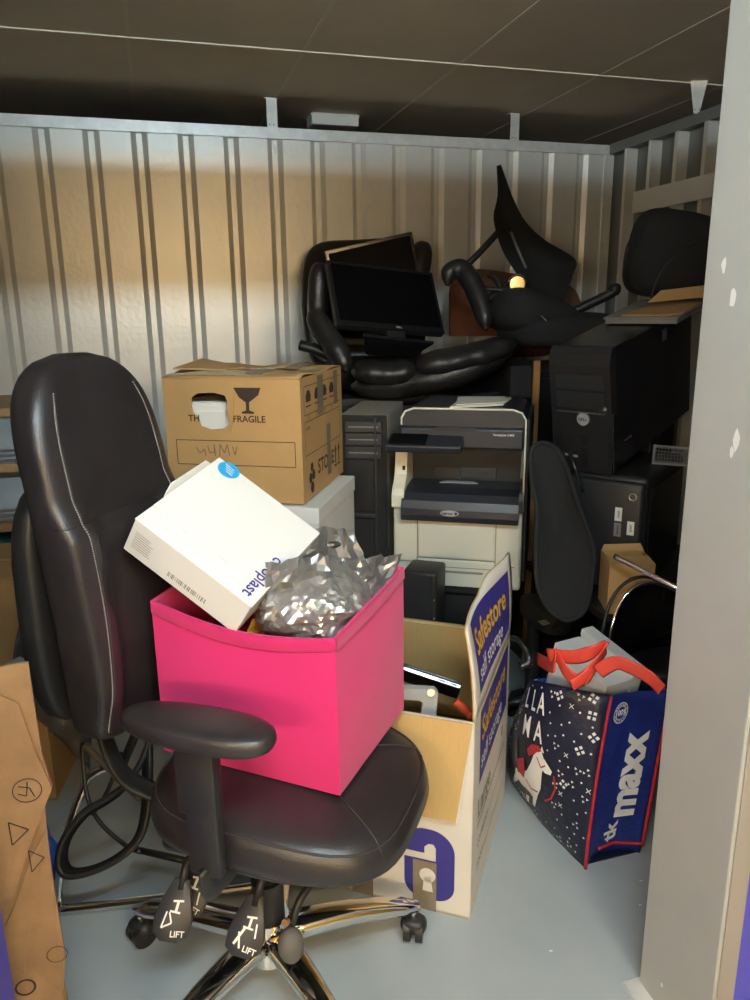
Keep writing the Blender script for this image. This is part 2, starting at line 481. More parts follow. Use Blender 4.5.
def star_base(parent, a0, R=0.331, z_hub=0.125, z_end=0.088, m='chrome', wheel='plastic', cast=True, hub=True, n=5, skip=()):
    for k in range(n):
        if k in skip: continue
        a = a0 + 2*pi*k/n; d = Vector((cos(a), sin(a), 0)); s = Vector((-sin(a), cos(a), 0))
        rings = []
        for q in range(9):
            t = q/8; r = 0.03+(R+0.012-0.03)*t
            z = z_hub + (z_end-z_hub)*t + 0.012*sin(pi*t)
            hw = 0.034-0.014*t; hh = 0.024-0.008*t
            if q == 8: hw *= 0.6; hh *= 0.6
            c0 = d*r + Vector((0, 0, z))
            rings.append([c0 + s*(hw*spow(cos(2*pi*j/12), 0.7)) + Vector((0, 0, hh*spow(sin(2*pi*j/12), 0.7))) for j in range(12)])
        obj('leg', loft(bmesh.new(), rings), m, parent, True)
        if cast: caster(parent, d.x*R, d.y*R, a+1.1, wheel)
    if hub:
        bm = bmesh.new(); cyl(bm, (0, 0, 0.075), (0, 0, 0.17), 0.052, 24, 0.042)
        obj('hub', bm, m, parent, 'auto')

CH_ROT = radians(-35)
ch = thing('office_chair', 'large black leather executive chair holding the pink fabric cube on its seat', 'chair', (0.14, 1.35, 0), CH_ROT)
star_base(ch, radians(2)-CH_ROT)
bm = bmesh.new(); cyl(bm, (0, 0, 0.16), (0, 0, 0.26), 0.034, 20); cyl(bm, (0, 0, 0.26), (0, 0, 0.40), 0.024, 20)
obj('gas_lift', bm, 'plastic', ch, 'auto')
SX, SY = 0.06, 0.03
obj('seat_mechanism', boxb((-0.17, -0.12, 0.375), (0.19, 0.16, 0.43), 0.015), 'plastic', ch)
obj('seat_pan', cushion((SX, SY, 0.435), (0.235, 0.21, 0.02), 0.4, 0.75, 32, 8), 'plastic', ch, True)
SEAT_TOP = 0.542
def seat_pt(a, s, z):
    n = 0.62
    x = 0.262*spow(cos(a), n)*s; y = 0.234*spow(sin(a), n)*s
    zz = z - 0.045*max(0, x/0.275)**2.2*(1 if z > 0.47 else 0.5) - 0.014*(y/0.275)**2
    return Vector((SX+x, SY+y, zz))
prof = [(0.05, 0.445), (0.8, 0.446), (0.93, 0.452), (0.985, 0.466), (1.0, 0.487), (0.985, 0.512), (0.955, 0.527), (0.9, 0.5355), (0.8, 0.54), (0.6, 0.5435), (0.3, 0.545), (0.05, 0.545)]
obj('seat', loft(bmesh.new(), [[seat_pt(2*pi*j/56, s, z) for j in range(56)] for s, z in prof]), 'leather', ch, True)
bm = bmesh.new(); tube(bm, [seat_pt(2*pi*j/72, 0.952, 0.5295) for j in range(72)], 0.0022, 6, True)
for yy in (-0.13, 0.19):   # cross seams to the front edge
    pts = []
    a = math.atan2(yy, 0.24)
    for s, z in [(0.55, 0.545), (0.7, 0.5428), (0.8, 0.541), (0.9, 0.5365), (0.955, 0.528), (0.985, 0.513)]:
        pts.append(seat_pt(a, s, z))
    tube(bm, pts, 0.0018, 6)
obj('seat_seam', bm, 'seam', ch, True, 'grey stitched seam')

def back_c(v): return -0.308 - 0.052*v + 0.03*sin(pi*v) - 0.02*max(0, v-0.55)
BZ0, BZ1 = 0.585, 1.345
def back_w(v):
    w0 = 0.145 + 0.040*sin(pi*min(1, v/0.62)*0.5) if v < 0.62 else 0.185 - 0.012*(v-0.62)/0.38
    if v > 0.74: w0 *= (1-((v-0.74)/0.262)**2.6)**(1/2.6)
    if v < 0.08: w0 *= (1-((0.08-v)/0.083)**2.2)**(1/2.2)
    return w0
def sstep(a, b, x):
    t = max(0, min(1, (x-a)/(b-a))); return t*t*(3-2*t)
def back_pt(v, a):
    w0 = back_w(v); th = 0.052
    if v > 0.86: th *= (1-((v-0.86)/0.142)**2.4)**(1/2.4)
    if v < 0.06: th *= (1-((0.06-v)/0.063)**2.2)**(1/2.2)
    ca, sa = cos(a), sin(a)
    y = w0*spow(sa, 0.62); x = th*spow(ca, 0.6)
    t = y/max(w0, 1e-6)
    if ca > 0:
        f = min(1, ca*2.5)
        bol = 0.022*sstep(0.45, 0.72, abs(t))*sstep(0.02, 0.2, v)*(1-sstep(0.58, 0.68, v))*f
        lum = 0.018*math.exp(-((v-0.3)/0.16)**2)*(1-abs(t))*f
        groove = -0.007*math.exp(-((v-0.615)/0.016)**2)*f*(1-0.5*abs(t))
        x += bol+lum+groove
    wrap = 0.012*t*t   # wraps forward at the sides
    return Vector((back_c(v)+x+wrap, SY-0.03+y, BZ0+(BZ1-BZ0)*v))
NV = 64
bk = obj('backrest', loft(bmesh.new(), [[back_pt((i+0.02)/(NV+0.04), 2*pi*j/64) for j in range(64)] for i in range(NV+1)]), 'leather', ch, True)
def ang_for(t): return math.asin(max(-1, min(1, spow(t, 1/0.62))))
for sgn in (-1, 1):
    bm = bmesh.new()
    for dt in (-0.012, 0.012):
        for i in range(150):
            v = 0.06+0.86*i/150
            tt = sgn*(0.86-0.10*sstep(0.0, 0.5, v)+dt)
            a = ang_for(tt); p = back_pt(v, a); q = back_pt(v+0.0032, ang_for(sgn*(0.86-0.10*sstep(0, 0.5, v+0.0032)+dt)))
            nrm = Vector((1, sgn*0.6, 0)).normalized()*0.0008
            tube(bm, [p+nrm, q+nrm], 0.0013, 4)
    obj('back_stitching', bm, 'stitch', bk, False, 'double row of grey stitching')
bm = bmesh.new()
for sgn in (-1, 1):
    tube(bm, [back_pt(0.05+0.87*i/60, ang_for(sgn*(0.86-0.10*sstep(0, 0.5, 0.05+0.87*i/60))))+Vector((0.0006, 0, 0)) for i in range(61)], 0.0022, 6)
tube(bm, [back_pt(0.615, ang_for(-0.99+1.98*i/40)) for i in range(41)], 0.0018, 6)
obj('back_seam', bm, 'plastic', bk, True)
# rear shell, bracket and height knob
obj('back_shell', cushion((-0.395, SY-0.03, 0.86), (0.035, 0.16, 0.26), 0.6, 0.5, 28, 14), 'plastic', ch, True)
bm = tub([(-0.08, SY, 0.40), (-0.27, SY-0.03, 0.41), (-0.34, SY-0.06, 0.50), (-0.372, SY-0.06, 0.72)], 0.03, 10, False, (1.0, 0.35), 5)
obj('back_bracket', bm, 'plastic', ch, True)
bm = bmesh.new(); cyl(bm, (-0.385, SY-0.22, 0.79), (-0.385, SY-0.255, 0.79), 0.011, 14)
obj('tilt_knob', bm, 'steel', ch, 'auto')

def armrest(sgn, label=None):
    y = SY + sgn*0.27
    pad = obj('armrest', cushion((0.015, y-sgn*0.005, 0.752), (0.142, 0.052, 0.0225), 0.55, 0.75, 36, 12, warp=lambda v: Vector((v.x, v.y*(1-0.18*max(0, -v.x)/0.14), v.z))), 'leather', ch, True)
    bm = bmesh.new(); bx(bm, (0.015, y, 0.668), (0.078, 0.03, 0.15), 0.008)
    obj('post_sleeve', bm, 'plastic', pad, 'auto')
    bm = bmesh.new(); bx(bm, (0.02, y, 0.55), (0.062, 0.022, 0.15), 0.005); 
    obj('post', bm, 'plastic', pad, 'auto')
    bm = tub([(0.02, y, 0.49), (0.02, y-sgn*0.004, 0.45), (0.02, y-sgn*0.05, 0.43), (0.02, y-sgn*0.14, 0.425)], 0.028, 10, False, (1, 0.3), 4, up=(0.02, 0.0, 1) if False else None)
    obj('arm_bracket', bm, 'plastic', pad, True)
    bm = bmesh.new(); bx(bm, (0.015, y-sgn*0.002, 0.735), (0.12, 0.06, 0.012), 0.004)
    obj('pad_plate', bm, 'plastic', pad, 'auto')
armrest(-1)

# lever paddles with LIFT pictograms
def paddle(px, py, d, rootpx, tilt, kind):
    Mi = ch.matrix_world.inverted() if False else (Matrix.Translation((0.14, 1.35, 0)) @ Matrix.Rotation(CH_ROT, 4, 'Z')).inverted()
    c = P(px, py, d); r = P(rootpx[0], rootpx[1], d+0.03)
    dn = (c-r).normalized(); nrm = (CAM-c).normalized()
    nrm = (nrm*0.75+Vector((0, 0, 0.35))); nrm = (nrm-dn*dn.dot(nrm)).normalized(); side = dn.cross(nrm)
    S0 = lambda u, v, w=0: Mi @ (c - side*(u*1.3) - dn*(v*1.3) + nrm*w)
    pl = [(-0.012, 0.05), (-0.024, 0.02), (-0.030, -0.008), (-0.028, -0.028), (-0.014, -0.038), (0.012, -0.038), (0.026, -0.028), (0.029, -0.006), (0.022, 0.022), (0.011, 0.05)]
    bm = bmesh.new()
    rings = []
    for wz, sc in ((-0.006, 0.9), (-0.003, 1.0), (0.003, 1.0), (0.006, 0.9)):
        rings.append([S0(u*sc, v*sc, wz) for u, v in pl])
    loft(bm, rings)
    o = obj('lever', bm, 'plasticg', ch, 'auto')
    Minv = Mi
    tube(bm := bmesh.new(), [Minv @ (c-dn*0.045), Minv @ r, Minv @ (r + Vector((0.05, 0.08, 0.03)))], 0.009, 8)
    obj('lever_rod', bm, 'plastic', o, True)
    it = [text2d('LIFT', 0.012, (0.010, -0.026), tilt, 0.02)]
    it += lines2d([(-0.006, 0.018), (0.010, 0.020)], 0.003) + lines2d([(0.002, 0.019), (0.001, 0.004)], 0.004) + lines2d([(-0.008, 0.004), (0.008, 0.003)], 0.003)
    if kind == 0: it += lines2d([(-0.012, 0.003), (-0.016, -0.02), (-0.002, -0.012), (-0.008, 0.002)], 0.0025)
    elif kind == 1: it += lines2d([(-0.004, 0.006), (-0.020, -0.022)], 0.004) + lines2d([(0.012, 0.0), (0.014, -0.018)], 0.0025)
    else: it += lines2d([(-0.004, 0.004), (-0.016, -0.022)], 0.004) + lines2d([(-0.012, -0.004), (-0.006, -0.026)], 0.003) + lines2d([(0.012, 0.012), (0.014, -0.008)], 0.0025)
    decal('pictogram', it, lambda u, v, w=0: S0(u, v, 0.006+w), 'printwhite', o, 0.0008)
paddle(175, 914, 1.50, (186, 866), 0.1, 0)
paddle(193, 890, 1.56, (206, 852), -0.2, 1)
paddle(248, 930, 1.50, (262, 878), -0.1, 2)
Minv = (Matrix.Translation((0.14, 1.35, 0)) @ Matrix.Rotation(CH_ROT, 4, 'Z')).inverted()
pb = obj('pump_bulb', cushion((0, 0, 0), (0.026, 0.026, 0.038), 1, 1, 18, 12), 'bulb', ch, True, 'grey rubber air pump bulb')
pb.location = Minv @ P(291, 945, 1.46)
bm = bmesh.new(); cyl(bm, (0, 0, 0), (0.0, -0.01, 0.004), 0.007, 12)
o = obj('valve', bm, 'copper', ch, 'auto'); o.location = Minv @ (P(287, 921, 1.44))
obj('pump_hose', tub([Minv @ P(291, 925, 1.46), Minv @ P(300, 900, 1.47), Minv @ P(312, 878, 1.5), Minv @ P(300, 860, 1.55)], 0.008, 8, False, None, 5), 'plastic', ch, True)

# ================================================================== PINK CUBE
PK_A = Vector((0.265, 1.185, SEAT_TOP+0.004)); PKW, PKD, PKH = 0.398, 0.335, 0.315
pk_u = Vector((-0.777, 0.629, 0)); pk_v = Vector((0.629, 0.777, 0))
PKM = frame(PK_A, -pk_u, pk_v)      # local x points from left to the near corner, y goes back
pk = thing('fabric_storage_cube', 'hot pink open fabric storage cube on the chair seat', 'storage box', mtx=PKM)
def pk_rim(x, y):    # rim sags between corners; x in -PKW..0
    u = -x/PKW
    return PKH + 0.012*u - (0.026 if y < 0.01 else 0.006)*sin(pi*max(0, min(1, u))) + (0.02*y/PKD)
def pk_wall(p0, p1, nrm, name):
    nx, nz = 14, 12; T = 0.006
    p0, p1, nrm = Vector(p0), Vector(p1), Vector(nrm)
    bm = bmesh.new(); grids = []
    for off in (0, -T):
        g = []
        for i in range(nx+1):
            col = []
            for k in range(nz+1):
                u, v = i/nx, k/nz
                p = p0.lerp(p1, u); top = pk_rim(p.x, p.y)
                b = 0.009*sin(pi*u)*sin(pi*min(1, v*1.05))
                p = p + nrm*(b+off) + Vector((0, 0, top*v))
                p += nrm*(0.0018*noise.noise(Vector((u*4, v*5, nrm.x*3+nrm.y*5))))
                col.append(bm.verts.new(p))
            g.append(col)
        grids.append(g)
    for gi, g in enumerate(grids):
        for i in range(nx):
            for k in range(nz): bm.faces.new((g[i][k], g[i+1][k], g[i+1][k+1], g[i][k+1]))
    for i in range(nx):
        for k in (0, nz): bm.faces.new((grids[0][i][k], grids[0][i+1][k], grids[1][i+1][k], grids[1][i][k]))
    for k in range(nz):
        for i in (0, nx): bm.faces.new((grids[0][i][k], grids[0][i][k+1], grids[1][i][k+1], grids[1][i][k]))
    o = obj(name, bm, 'pink', pk, 'auto')
    # hem band
    pts_t, pts_b = [], []
    bm = bmesh.new(); V0, V1, V2 = [], [], []
    for i in range(nx+1):
        u = i/nx; p = p0.lerp(p1, u); top = pk_rim(p.x, p.y)
        b = 0.009*sin(pi*u)
        V0.append(p+nrm*(b*0.45+0.002)+Vector((0, 0, top+0.0015))); V1.append(p+nrm*(b*0.55+0.003)+Vector((0, 0, top-0.022))); V2.append(p+nrm*(b*0.57+0.0006)+Vector((0, 0, top-0.025)))
    A = [bm.verts.new(v) for v in V0]; B = [bm.verts.new(v) for v in V1]; Cc = [bm.verts.new(v) for v in V2]
    for i in range(nx):
        bm.faces.new((A[i], A[i+1], B[i+1], B[i])); bm.faces.new((B[i], B[i+1], Cc[i+1], Cc[i]))
    obj('hem', bm, 'pink', o, True)
pk_wall((-PKW, 0, 0), (0, 0, 0), (0, -1, 0), 'front_wall')
pk_wall((0, 0, 0), (0, PKD, 0), (1, 0, 0), 'side_wall')
pk_wall((0, PKD, 0), (-PKW, PKD, 0), (0, 1, 0), 'rear_wall')
pk_wall((-PKW, PKD, 0), (-PKW, 0, 0), (-1, 0, 0), 'side_wall')
obj('base', boxb((-PKW, 0, 0), (0, PKD, 0.008), 0.003), 'pink', pk)

# ================================================================== WHITE BOX IN THE CUBE
hpM = Matrix(((0.707, 0.62, 0.339), (-0.411, 0.752, -0.516), (-0.575, 0.225, 0.787)))
hx, hy = hpM.col[0], hpM.col[1]
HM = frame(Vector((0, 0, 0.008))+CAM+(Vector((-0.091, 1.512, 0.954))-CAM)*0.948, hx, hy); HW, HD, HH = 0.267, 0.277, 0.088
hp = thing('white_product_box', 'white cardboard product box with a round cyan sticker leaning out of the pink cube', 'box', mtx=HM)
obj('body', boxb((0, 0, 0), (HW, HD, HH-0.003), 0.002), 'white', hp)
obj('lid', boxb((-0.001, 0.052, HH-0.003), (HW+0.001, HD+0.001, HH), 0.001), 'white', hp)
obj('tuck_flap', boxb((-0.001, -0.001, HH-0.0035), (HW+0.001, 0.051, HH-0.0008), 0.001), 'white', hp)
obj('side_flap', prism([(0.03, HH-0.004), (0.19, HH-0.004), (0.17, HH+0.012), (0.05, HH+0.016)], 0.0015, lambda u, v, w: Vector((-0.002-w-0.4*max(0, v-HH), u+0.06, v))), 'white', hp)
St = plane_map((0, 0, HH), (1, 0, 0), (0, 1, 0))
st = decal('round_sticker', [disc2d((0.035, 0.262), 0.024, 28)], St, 'cyan', hp, 0.0008, 'round cyan sticker')
decal('sticker_lines', [line2d((0.020+0.004*k, 0.272-0.006*k), (0.044+0.002*k, 0.270-0.006*k), 0.002) for k in range(4)], St, 'printwhite', st, 0.0014)
decal('lettering', [text2d('coloplast', 0.035, (HW-0.022, 0.014), radians(-90), 0.012, 'RIGHT')], St, 'purple', hp, 0.0008)
Ss = plane_map((0, 0, 0), (1, 0, 0), (0, 0, 1))
bars = []; u = 0.10
for k in range(26):
    wd = RNG.choice((0.0010, 0.0016, 0.0024)); bars.append(rect2d(u, 0.016, u+wd, 0.028)); u += wd+RNG.choice((0.0010, 0.0016, 0.003))
decal('barcode', bars, Ss, 'greyink', hp)
decal('small_print', [line2d((0.012, 0.060-0.0055*k), (0.055+RNG.uniform(-0.012, 0.004), 0.060-0.0055*k), 0.0012) for k in range(8)], Ss, 'greyink', hp)

# ================================================================== FOIL BAG
fo = thing('foil_bag', 'crumpled silver foil bag stuffed into the pink cube', 'bag', mtx=Matrix.Translation((0, 0, 0)))
def crumple(p, s=1.0, seed=0.0):
    q = p*7.0*s+Vector((seed, seed*1.7, -seed))
    d = 0
    for k, a in ((0.75, 1.0), (1.5, 0.4), (3.0, 0.07)):
        d += a*(1-2*abs(noise.noise(q*k)))
    return d
def foil_blob(c, s, seed, amp, sub=4):
    bm = bmesh.new(); bmesh.ops.create_icosphere(bm, subdivisions=sub, radius=1.0)
    for v in bm.verts:
        p = Vector(v.co); k = crumple(p*0.28, 1.0, seed)*amp
        k += RNG.uniform(-0.012, 0.012)
        v.co = Vector(c)+Vector((p.x*s[0], p.y*s[1], p.z*s[2]))*(0.9+k)
    return bm
fc = PKM @ Vector((-0.128, 0.162, 0.30))
obj('bag_body', foil_blob(fc, (0.110, 0.125, 0.085), 3.1, 0.15, 5), 'foil', fo, False)
def foil_sheet(corners, seed, amp, fold, name='bag_fold', m='foil', n=10):
    a, b, c, d = [Vector(q) for q in corners]; nrm = (b-a).cross(d-a).normalized()
    bm = bmesh.new(); G = []
    for i in range(n+1):
        row = []
        for k in range(n+1):
            u, v = i/n, k/n
            p = (a*(1-u)+b*u)*(1-v)+(d*(1-u)+c*u)*v
            z = abs(((u*fold+0.15*sin(v*4+seed)) % 1.0)*2-1)*amp*(0.4+v) + 0.012*crumple(Vector((u, v, 0))*0.4, 1, seed)
            p = p + Vector((RNG.uniform(-1, 1), RNG.uniform(-1, 1), RNG.uniform(-1, 1)))*0.004
            row.append(bm.verts.new(p+nrm*z+Vector((0, 0, -0.01*abs(noise.noise(Vector((u*5, v*5, seed))))))))
        G.append(row)
    for i in range(n):
        for k in range(n): bm.faces.new((G[i][k], G[i+1][k], G[i+1][k+1], G[i][k+1]))
    bmesh.ops.solidify(bm, geom=list(bm.faces), thickness=0.0015)
    return obj(name, bm, m, fo, False)
foil_sheet([P(285, 600, 1.60), P(385, 600, 1.60), P(352, 530, 1.63), P(304, 526, 1.63)], 1.3, 0.016, 2.3)
foil_sheet([P(345, 630, 1.50), P(390, 590, 1.60), P(397, 556, 1.64), P(352, 562, 1.58)], 4.2, 0.014, 2.0)
foil_sheet([P(266, 630, 1.43), P(340, 634, 1.43), P(330, 552, 1.47), P(268, 562, 1.43)], 6.7, 0.014, 2.2)
foil_sheet([P(300, 620, 1.475), P(372, 608, 1.50), P(372, 560, 1.56), P(318, 566, 1.55)], 8.3, 0.015, 2.6)
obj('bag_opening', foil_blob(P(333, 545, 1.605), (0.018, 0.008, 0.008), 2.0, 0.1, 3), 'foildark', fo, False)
yc = thing('yellow_leaflet', 'yellow folded card beside the foil bag inside the pink cube', 'card', mtx=Matrix())
obj('sheet', prism([(0, 0), (0.05, 0), (0.062, 0.04), (0.012, 0.03)], 0.002, plane_map(P(246, 634, 1.50), RT, UP+FW*0.3)), 'yellowcard', yc)
obj('fold', prism([(0.03, 0.0), (0.06, 0.004), (0.062, 0.04)], 0.002, plane_map(P(246, 634, 1.495), RT, UP+FW*0.5)), 'yellowcard', yc)

# ================================================================== LARGE STORAGE BOX
LA = Vector((0.618, 1.373, 0)); lyaw = radians(-35)
lx = Vector((cos(lyaw), sin(lyaw), 0)); ly = Vector((-sin(lyaw), cos(lyaw), 0))
LW, LD, LH = 0.42, 0.50, 0.525
LM = frame(LA - lx*LW, lx, ly)
lb = thing('storage_carton', 'large white moving carton with indigo keyhole logo and open flaps', 'box', mtx=LM)
TH = 0.006
def panel2(name, lo, hi, m_out, m_in, parent):
    """double-skin board: outside sheet + inside liner as child"""
    o = obj(name, boxb(lo, hi), m_out, parent); return o
obj('base', boxb((0, 0, 0), (LW, LD, TH)), 'cardin', lb)
fp = obj('front_panel', boxb((0, 0, 0), (LW, TH/2, LH)), 'offwhite', lb); obj('liner', boxb((TH, TH/2, TH), (LW-TH, TH, LH)), 'cardin', fp)
rp = obj('side_panel', boxb((LW-TH/2, 0, 0), (LW, LD, LH)), 'offwhite', lb); obj('liner', boxb((LW-TH, TH, TH), (LW-TH/2, LD-TH, LH)), 'cardin', rp)
lp = obj('side_panel', boxb((0, 0, 0), (TH/2, LD, LH)), 'offwhite', lb); obj('liner', boxb((TH/2, TH, TH), (TH, LD-TH, LH)), 'cardin', lp)
bp = obj('rear_panel', boxb((0, LD-TH/2, 0), (LW, LD, LH)), 'offwhite', lb); obj('liner', boxb((TH, LD-TH, TH), (LW-TH, LD-TH/2, LH)), 'cardin', bp)
# front flap folded out and down
FL = 0.25
fa = radians(-87)
Sf = lambda u, v, w=0: Vector((u, -0.004 - v*cos(fa) - w*sin(-fa), LH + v*sin(fa) + w*cos(fa)))
ff = obj('front_flap', prism([(0.02, 0), (LW-0.004, 0.0), (LW-0.035, FL), (0.05, FL)], 0.003, Sf), 'cardin', lb, False, 'tan inside of the folded-down flap')
obj('flap_skin', prism([(0.02, 0), (LW-0.004, 0.0), (LW-0.030, FL), (0.05, FL)], -0.002, Sf), 'offwhite', ff)
# right flap standing up, curling
def Sr(u, v, w=0):
    b = 0.03*(v/0.25)**2 + 0.02*sin(u*9)*(v/0.25)
    return Vector((LW-0.003 - b + w, u, LH+v))
def slab(S, us, vs, w0, w1, topf=None):
    bm = bmesh.new(); G = []
    for w_ in (w0, w1):
        g = []
        for u in us:
            g.append([bm.verts.new(S(u, (v*(topf(u) if topf else 1)), w_)) for v in vs])
        G.append(g)
    nu, nv = len(us), len(vs)
    for g in G:
        for i in range(nu-1):
            for k in range(nv-1): bm.faces.new((g[i][k], g[i+1][k], g[i+1][k+1], g[i][k+1]))
    for i in range(nu-1):
        for k in (0, nv-1): bm.faces.new((G[0][i][k], G[0][i+1][k], G[1][i+1][k], G[1][i][k]))
    for k in range(nv-1):
        for i in (0, nu-1): bm.faces.new((G[0][i][k], G[0][i][k+1], G[1][i][k+1], G[1][i][k]))
    return bm
us = [0.003+0.494*i/14 for i in range(15)]; vs = [0.25*k/8 for k in range(9)]
tf = lambda u: 0.86 + 0.0*u if u < 0.2 else 0.86+0.10*sstep(0.2, 0.32, u)
rf = obj('side_flap', slab(Sr, us, vs, -0.003, 0.0, tf), 'cardin', lb, True)
sk = obj('flap_skin', slab(Sr, us, vs, 0.0002, 0.003, tf), 'offwhite', rf, True)
# back flap up and left flap (white) leaning out
obj('rear_flap', prism([(0.01, 0), (LW-0.01, 0), (LW-0.03, 0.05), (0.03, 0.055)], 0.005, plane_map((0, LD, LH), (1, 0, 0), (0, 0.93, -0.35))), 'cardin', lb)
obj('side_flap', prism([(0.0, 0), (LD, 0), (LD-0.02, 0.11), (0.02, 0.11)], 0.005, plane_map((0.0, 0, LH), (0, 1, 0), (-0.75, 0.0, 0.55))), 'offwhite', lb)
# logo on the front: padlock body with notch and keyhole
Sfront = plane_map((0, 0, 0), (1, 0, 0), (0, 0, 1))
lc = (0.318, 0.130); lw_, lh_ = 0.062, 0.098
out = []
def arc(cx, cy, r, a0, a1, n=10): return [(cx+r*cos(radians(a0+(a1-a0)*k/n)), cy+r*sin(radians(a0+(a1-a0)*k/n))) for k in range(n+1)]
X0, X1, Y0, Y1 = lc[0]-lw_, lc[0]+lw_, lc[1]-lh_, lc[1]+lh_
body = arc(X0+0.045, Y0+0.045, 0.045, 180, 270) + arc(X1-0.045, Y0+0.045, 0.045, 270, 360) + [(X1, lc[1]+0.012), (X0, lc[1]+0.012)]
stem = [(lc[0]+0.016, lc[1]+0.012), (X1, lc[1]+0.012)] + arc(X1-0.06, Y1-0.06, 0.06, 0, 90) + arc(X0+0.05, Y1-0.05, 0.05, 90, 180) + [(X0, lc[1]+0.030), (lc[0]-0.012, lc[1]+0.030), (lc[0]-0.012, lc[1]+0.048), (lc[0]-0.002, lc[1]+0.058), (lc[0]+0.010, lc[1]+0.058), (lc[0]+0.016, lc[1]+0.048)]
decal('logo', [poly2d(body), poly2d(stem)], Sfront, 'purple', fp, 0.0008, 'indigo padlock logo with keyhole')
decal('packing_tape', [rect2d(lc[0]-0.040, 0.0, lc[0]+0.018, 0.138)], Sfront, 'tape', fp, 0.0014)
decal('packing_tape', [rect2d(0.12, 0.0, 0.175, 0.13)], Sfront, 'tape', fp, 0.0014)
decal('keyhole', [disc2d((lc[0]-0.004, 0.10), 0.020), poly2d([(lc[0]-0.012, 0.095), (lc[0]+0.004, 0.095), (lc[0]+0.010, 0.055), (lc[0]-0.016, 0.055)])], Sfront, 'offwhite', fp, 0.0021)
decal('pen_scribble', lines2d([(0.20, 0.30), (0.205, 0.27), (0.215, 0.285), (0.222, 0.272), (0.232, 0.268), (0.238, 0.28), (0.23, 0.285), (0.225, 0.275)], 0.002) + lines2d([(0.345, 0.335), (0.352, 0.31), (0.362, 0.318), (0.355, 0.325), (0.372, 0.335), (0.378, 0.35)], 0.002), Sfront, 'greyink', fp, 0.001)
# print on the right side
Sside = lambda u, v, w=0: Vector((LW+w, u, v))
rs = decal('label_panel', [poly2d([(0.07, 0.325), (0.46, 0.325), (0.46, 0.515), (0.07, 0.515)])], Sside, 'purple', rp, 0.0008, 'indigo label with yellow and white lettering')
decal('lettering', [text2d('Safestore', 0.088, (0.085, 0.455), 0, 0.02, 'LEFT')], Sside, 'gold', rs, 0.0016)
decal('lettering', [text2d('self storage', 0.062, (0.085, 0.375), 0, 0.01, 'LEFT')], Sside, 'printwhite', rs, 0.0016)
decal('size_print', [text2d('Large', 0.075, (0.06, 0.255), 0, 0.012, 'LEFT'), line2d((0.06, 0.215), (0.44, 0.215), 0.006), text2d('contents', 0.04, (0.06, 0.165), 0, 0.0, 'LEFT'), text2d('room', 0.04, (0.06, 0.10), 0, 0.0, 'LEFT'),
                     line2d((0.20, 0.155), (0.44, 0.155), 0.003), line2d((0.16, 0.09), (0.44, 0.09), 0.003), text2d('e', 0.06, (0.40, 0.28), 0, 0.01)], Sside, 'greyink', rp, 0.0008)
Sflap = lambda u, v, w=0: Sr(u, v, 0.003+w)
grid = []
for i in range(10):
    for k in range(4):
        u0, u1 = 0.07+0.038*i, 0.07+0.038*(i+1); v0, v1 = 0.035+0.0425*k, 0.035+0.0425*(k+1)
        grid.append(rect2d(u0, v0, u1, v1))
fs = decal('label_panel', grid, Sflap, 'purple', rf, 0.0008)
decal('lettering', [text2d('Safestore', 0.085, (0.085, 0.145), 0, 0.02, 'LEFT')], Sflap, 'gold', fs, 0.0022)
decal('lettering', [text2d('self storage', 0.06, (0.085, 0.075), 0, 0.01, 'LEFT')], Sflap, 'printwhite', fs, 0.0022)

# contents of the carton: filler, laptop, bracket, plug
def lworld(x, y, z): return LM @ Vector((x, y, z))
cf = thing('black_device_case', 'black device case filling the moving carton under the laptop', 'case', mtx=frame(lworld(0.02, 0.03, 0.01), lx, ly))
obj('body', boxb((0, 0, 0), (0.36, 0.43, 0.24), 0.01), 'plasticg', cf)
obj('lid', boxb((0.004, 0.004, 0.242), (0.356, 0.42, 0.26), 0.006), 'plastic', cf)
lpM = frame(P(398, 664, 1.87), P(468, 687, 1.84)-P(398, 664, 1.87), FW-UP*0.36)
lt = thing('laptop', 'closed slim laptop with silver edge lying in the moving carton', 'laptop', mtx=lpM)
obj('base', boxb((-0.14, 0, -0.012), (0.165, 0.21, -0.001), 0.004), 'plastic', lt)
obj('silver_edge', boxb((-0.139, -0.002, -0.010), (0.163, 0.003, -0.0015), 0.001), 'steel', lt, False, 'silver edge with ports')
obj('lid', boxb((-0.14, 0.0, 0.0), (0.165, 0.21, 0.007), 0.003), 'satin', lt)
bm = bmesh.new()
for u0, u1 in ((0.085, 0.092), (0.105, 0.125), (0.137, 0.153)): bx(bm, ((u0+u1)/2, -0.0022, -0.0055), (u1-u0, 0.001, 0.004))
obj('ports', bm, 'black', lt)
br = thing('metal_bracket', 'grey hinged metal stand bracket in the moving carton', 'bracket', mtx=frame(P(425, 688, 1.79), RT, FW))
Sb = plane_map((0, 0, 0), (1, 0, 0), (0, -0.25, 1))
obj('arm', prism([(-0.09, 0.012), (0.022, 0.005), (0.03, -0.004), (0.026, -0.055), (0.030, -0.078), (-0.012, -0.078), (-0.006, -0.03), (-0.012, -0.022), (-0.09, -0.018)], 0.02, Sb), 'greylight', br)
obj('foot', boxb((-0.03, -0.045, -0.092), (0.05, 0.03, -0.078), 0.004), 'greymetal', br)
bm = bmesh.new(); cyl(bm, (0.012, -0.012, -0.006), (0.012, -0.028, -0.004), 0.009, 14)
obj('pivot', bm, 'steel', br, 'auto')
op = thing('orange_handle', 'small orange red plastic handle in the corner of the moving carton', 'handle', mtx=frame(P(464, 706, 1.76), RT, FW))
obj('grip', tub([(-0.02, 0, 0.012), (-0.005, 0.0, -0.002), (0.012, 0.005, -0.02)], 0.011, 10, False, None, 4), 'orange', op, True)
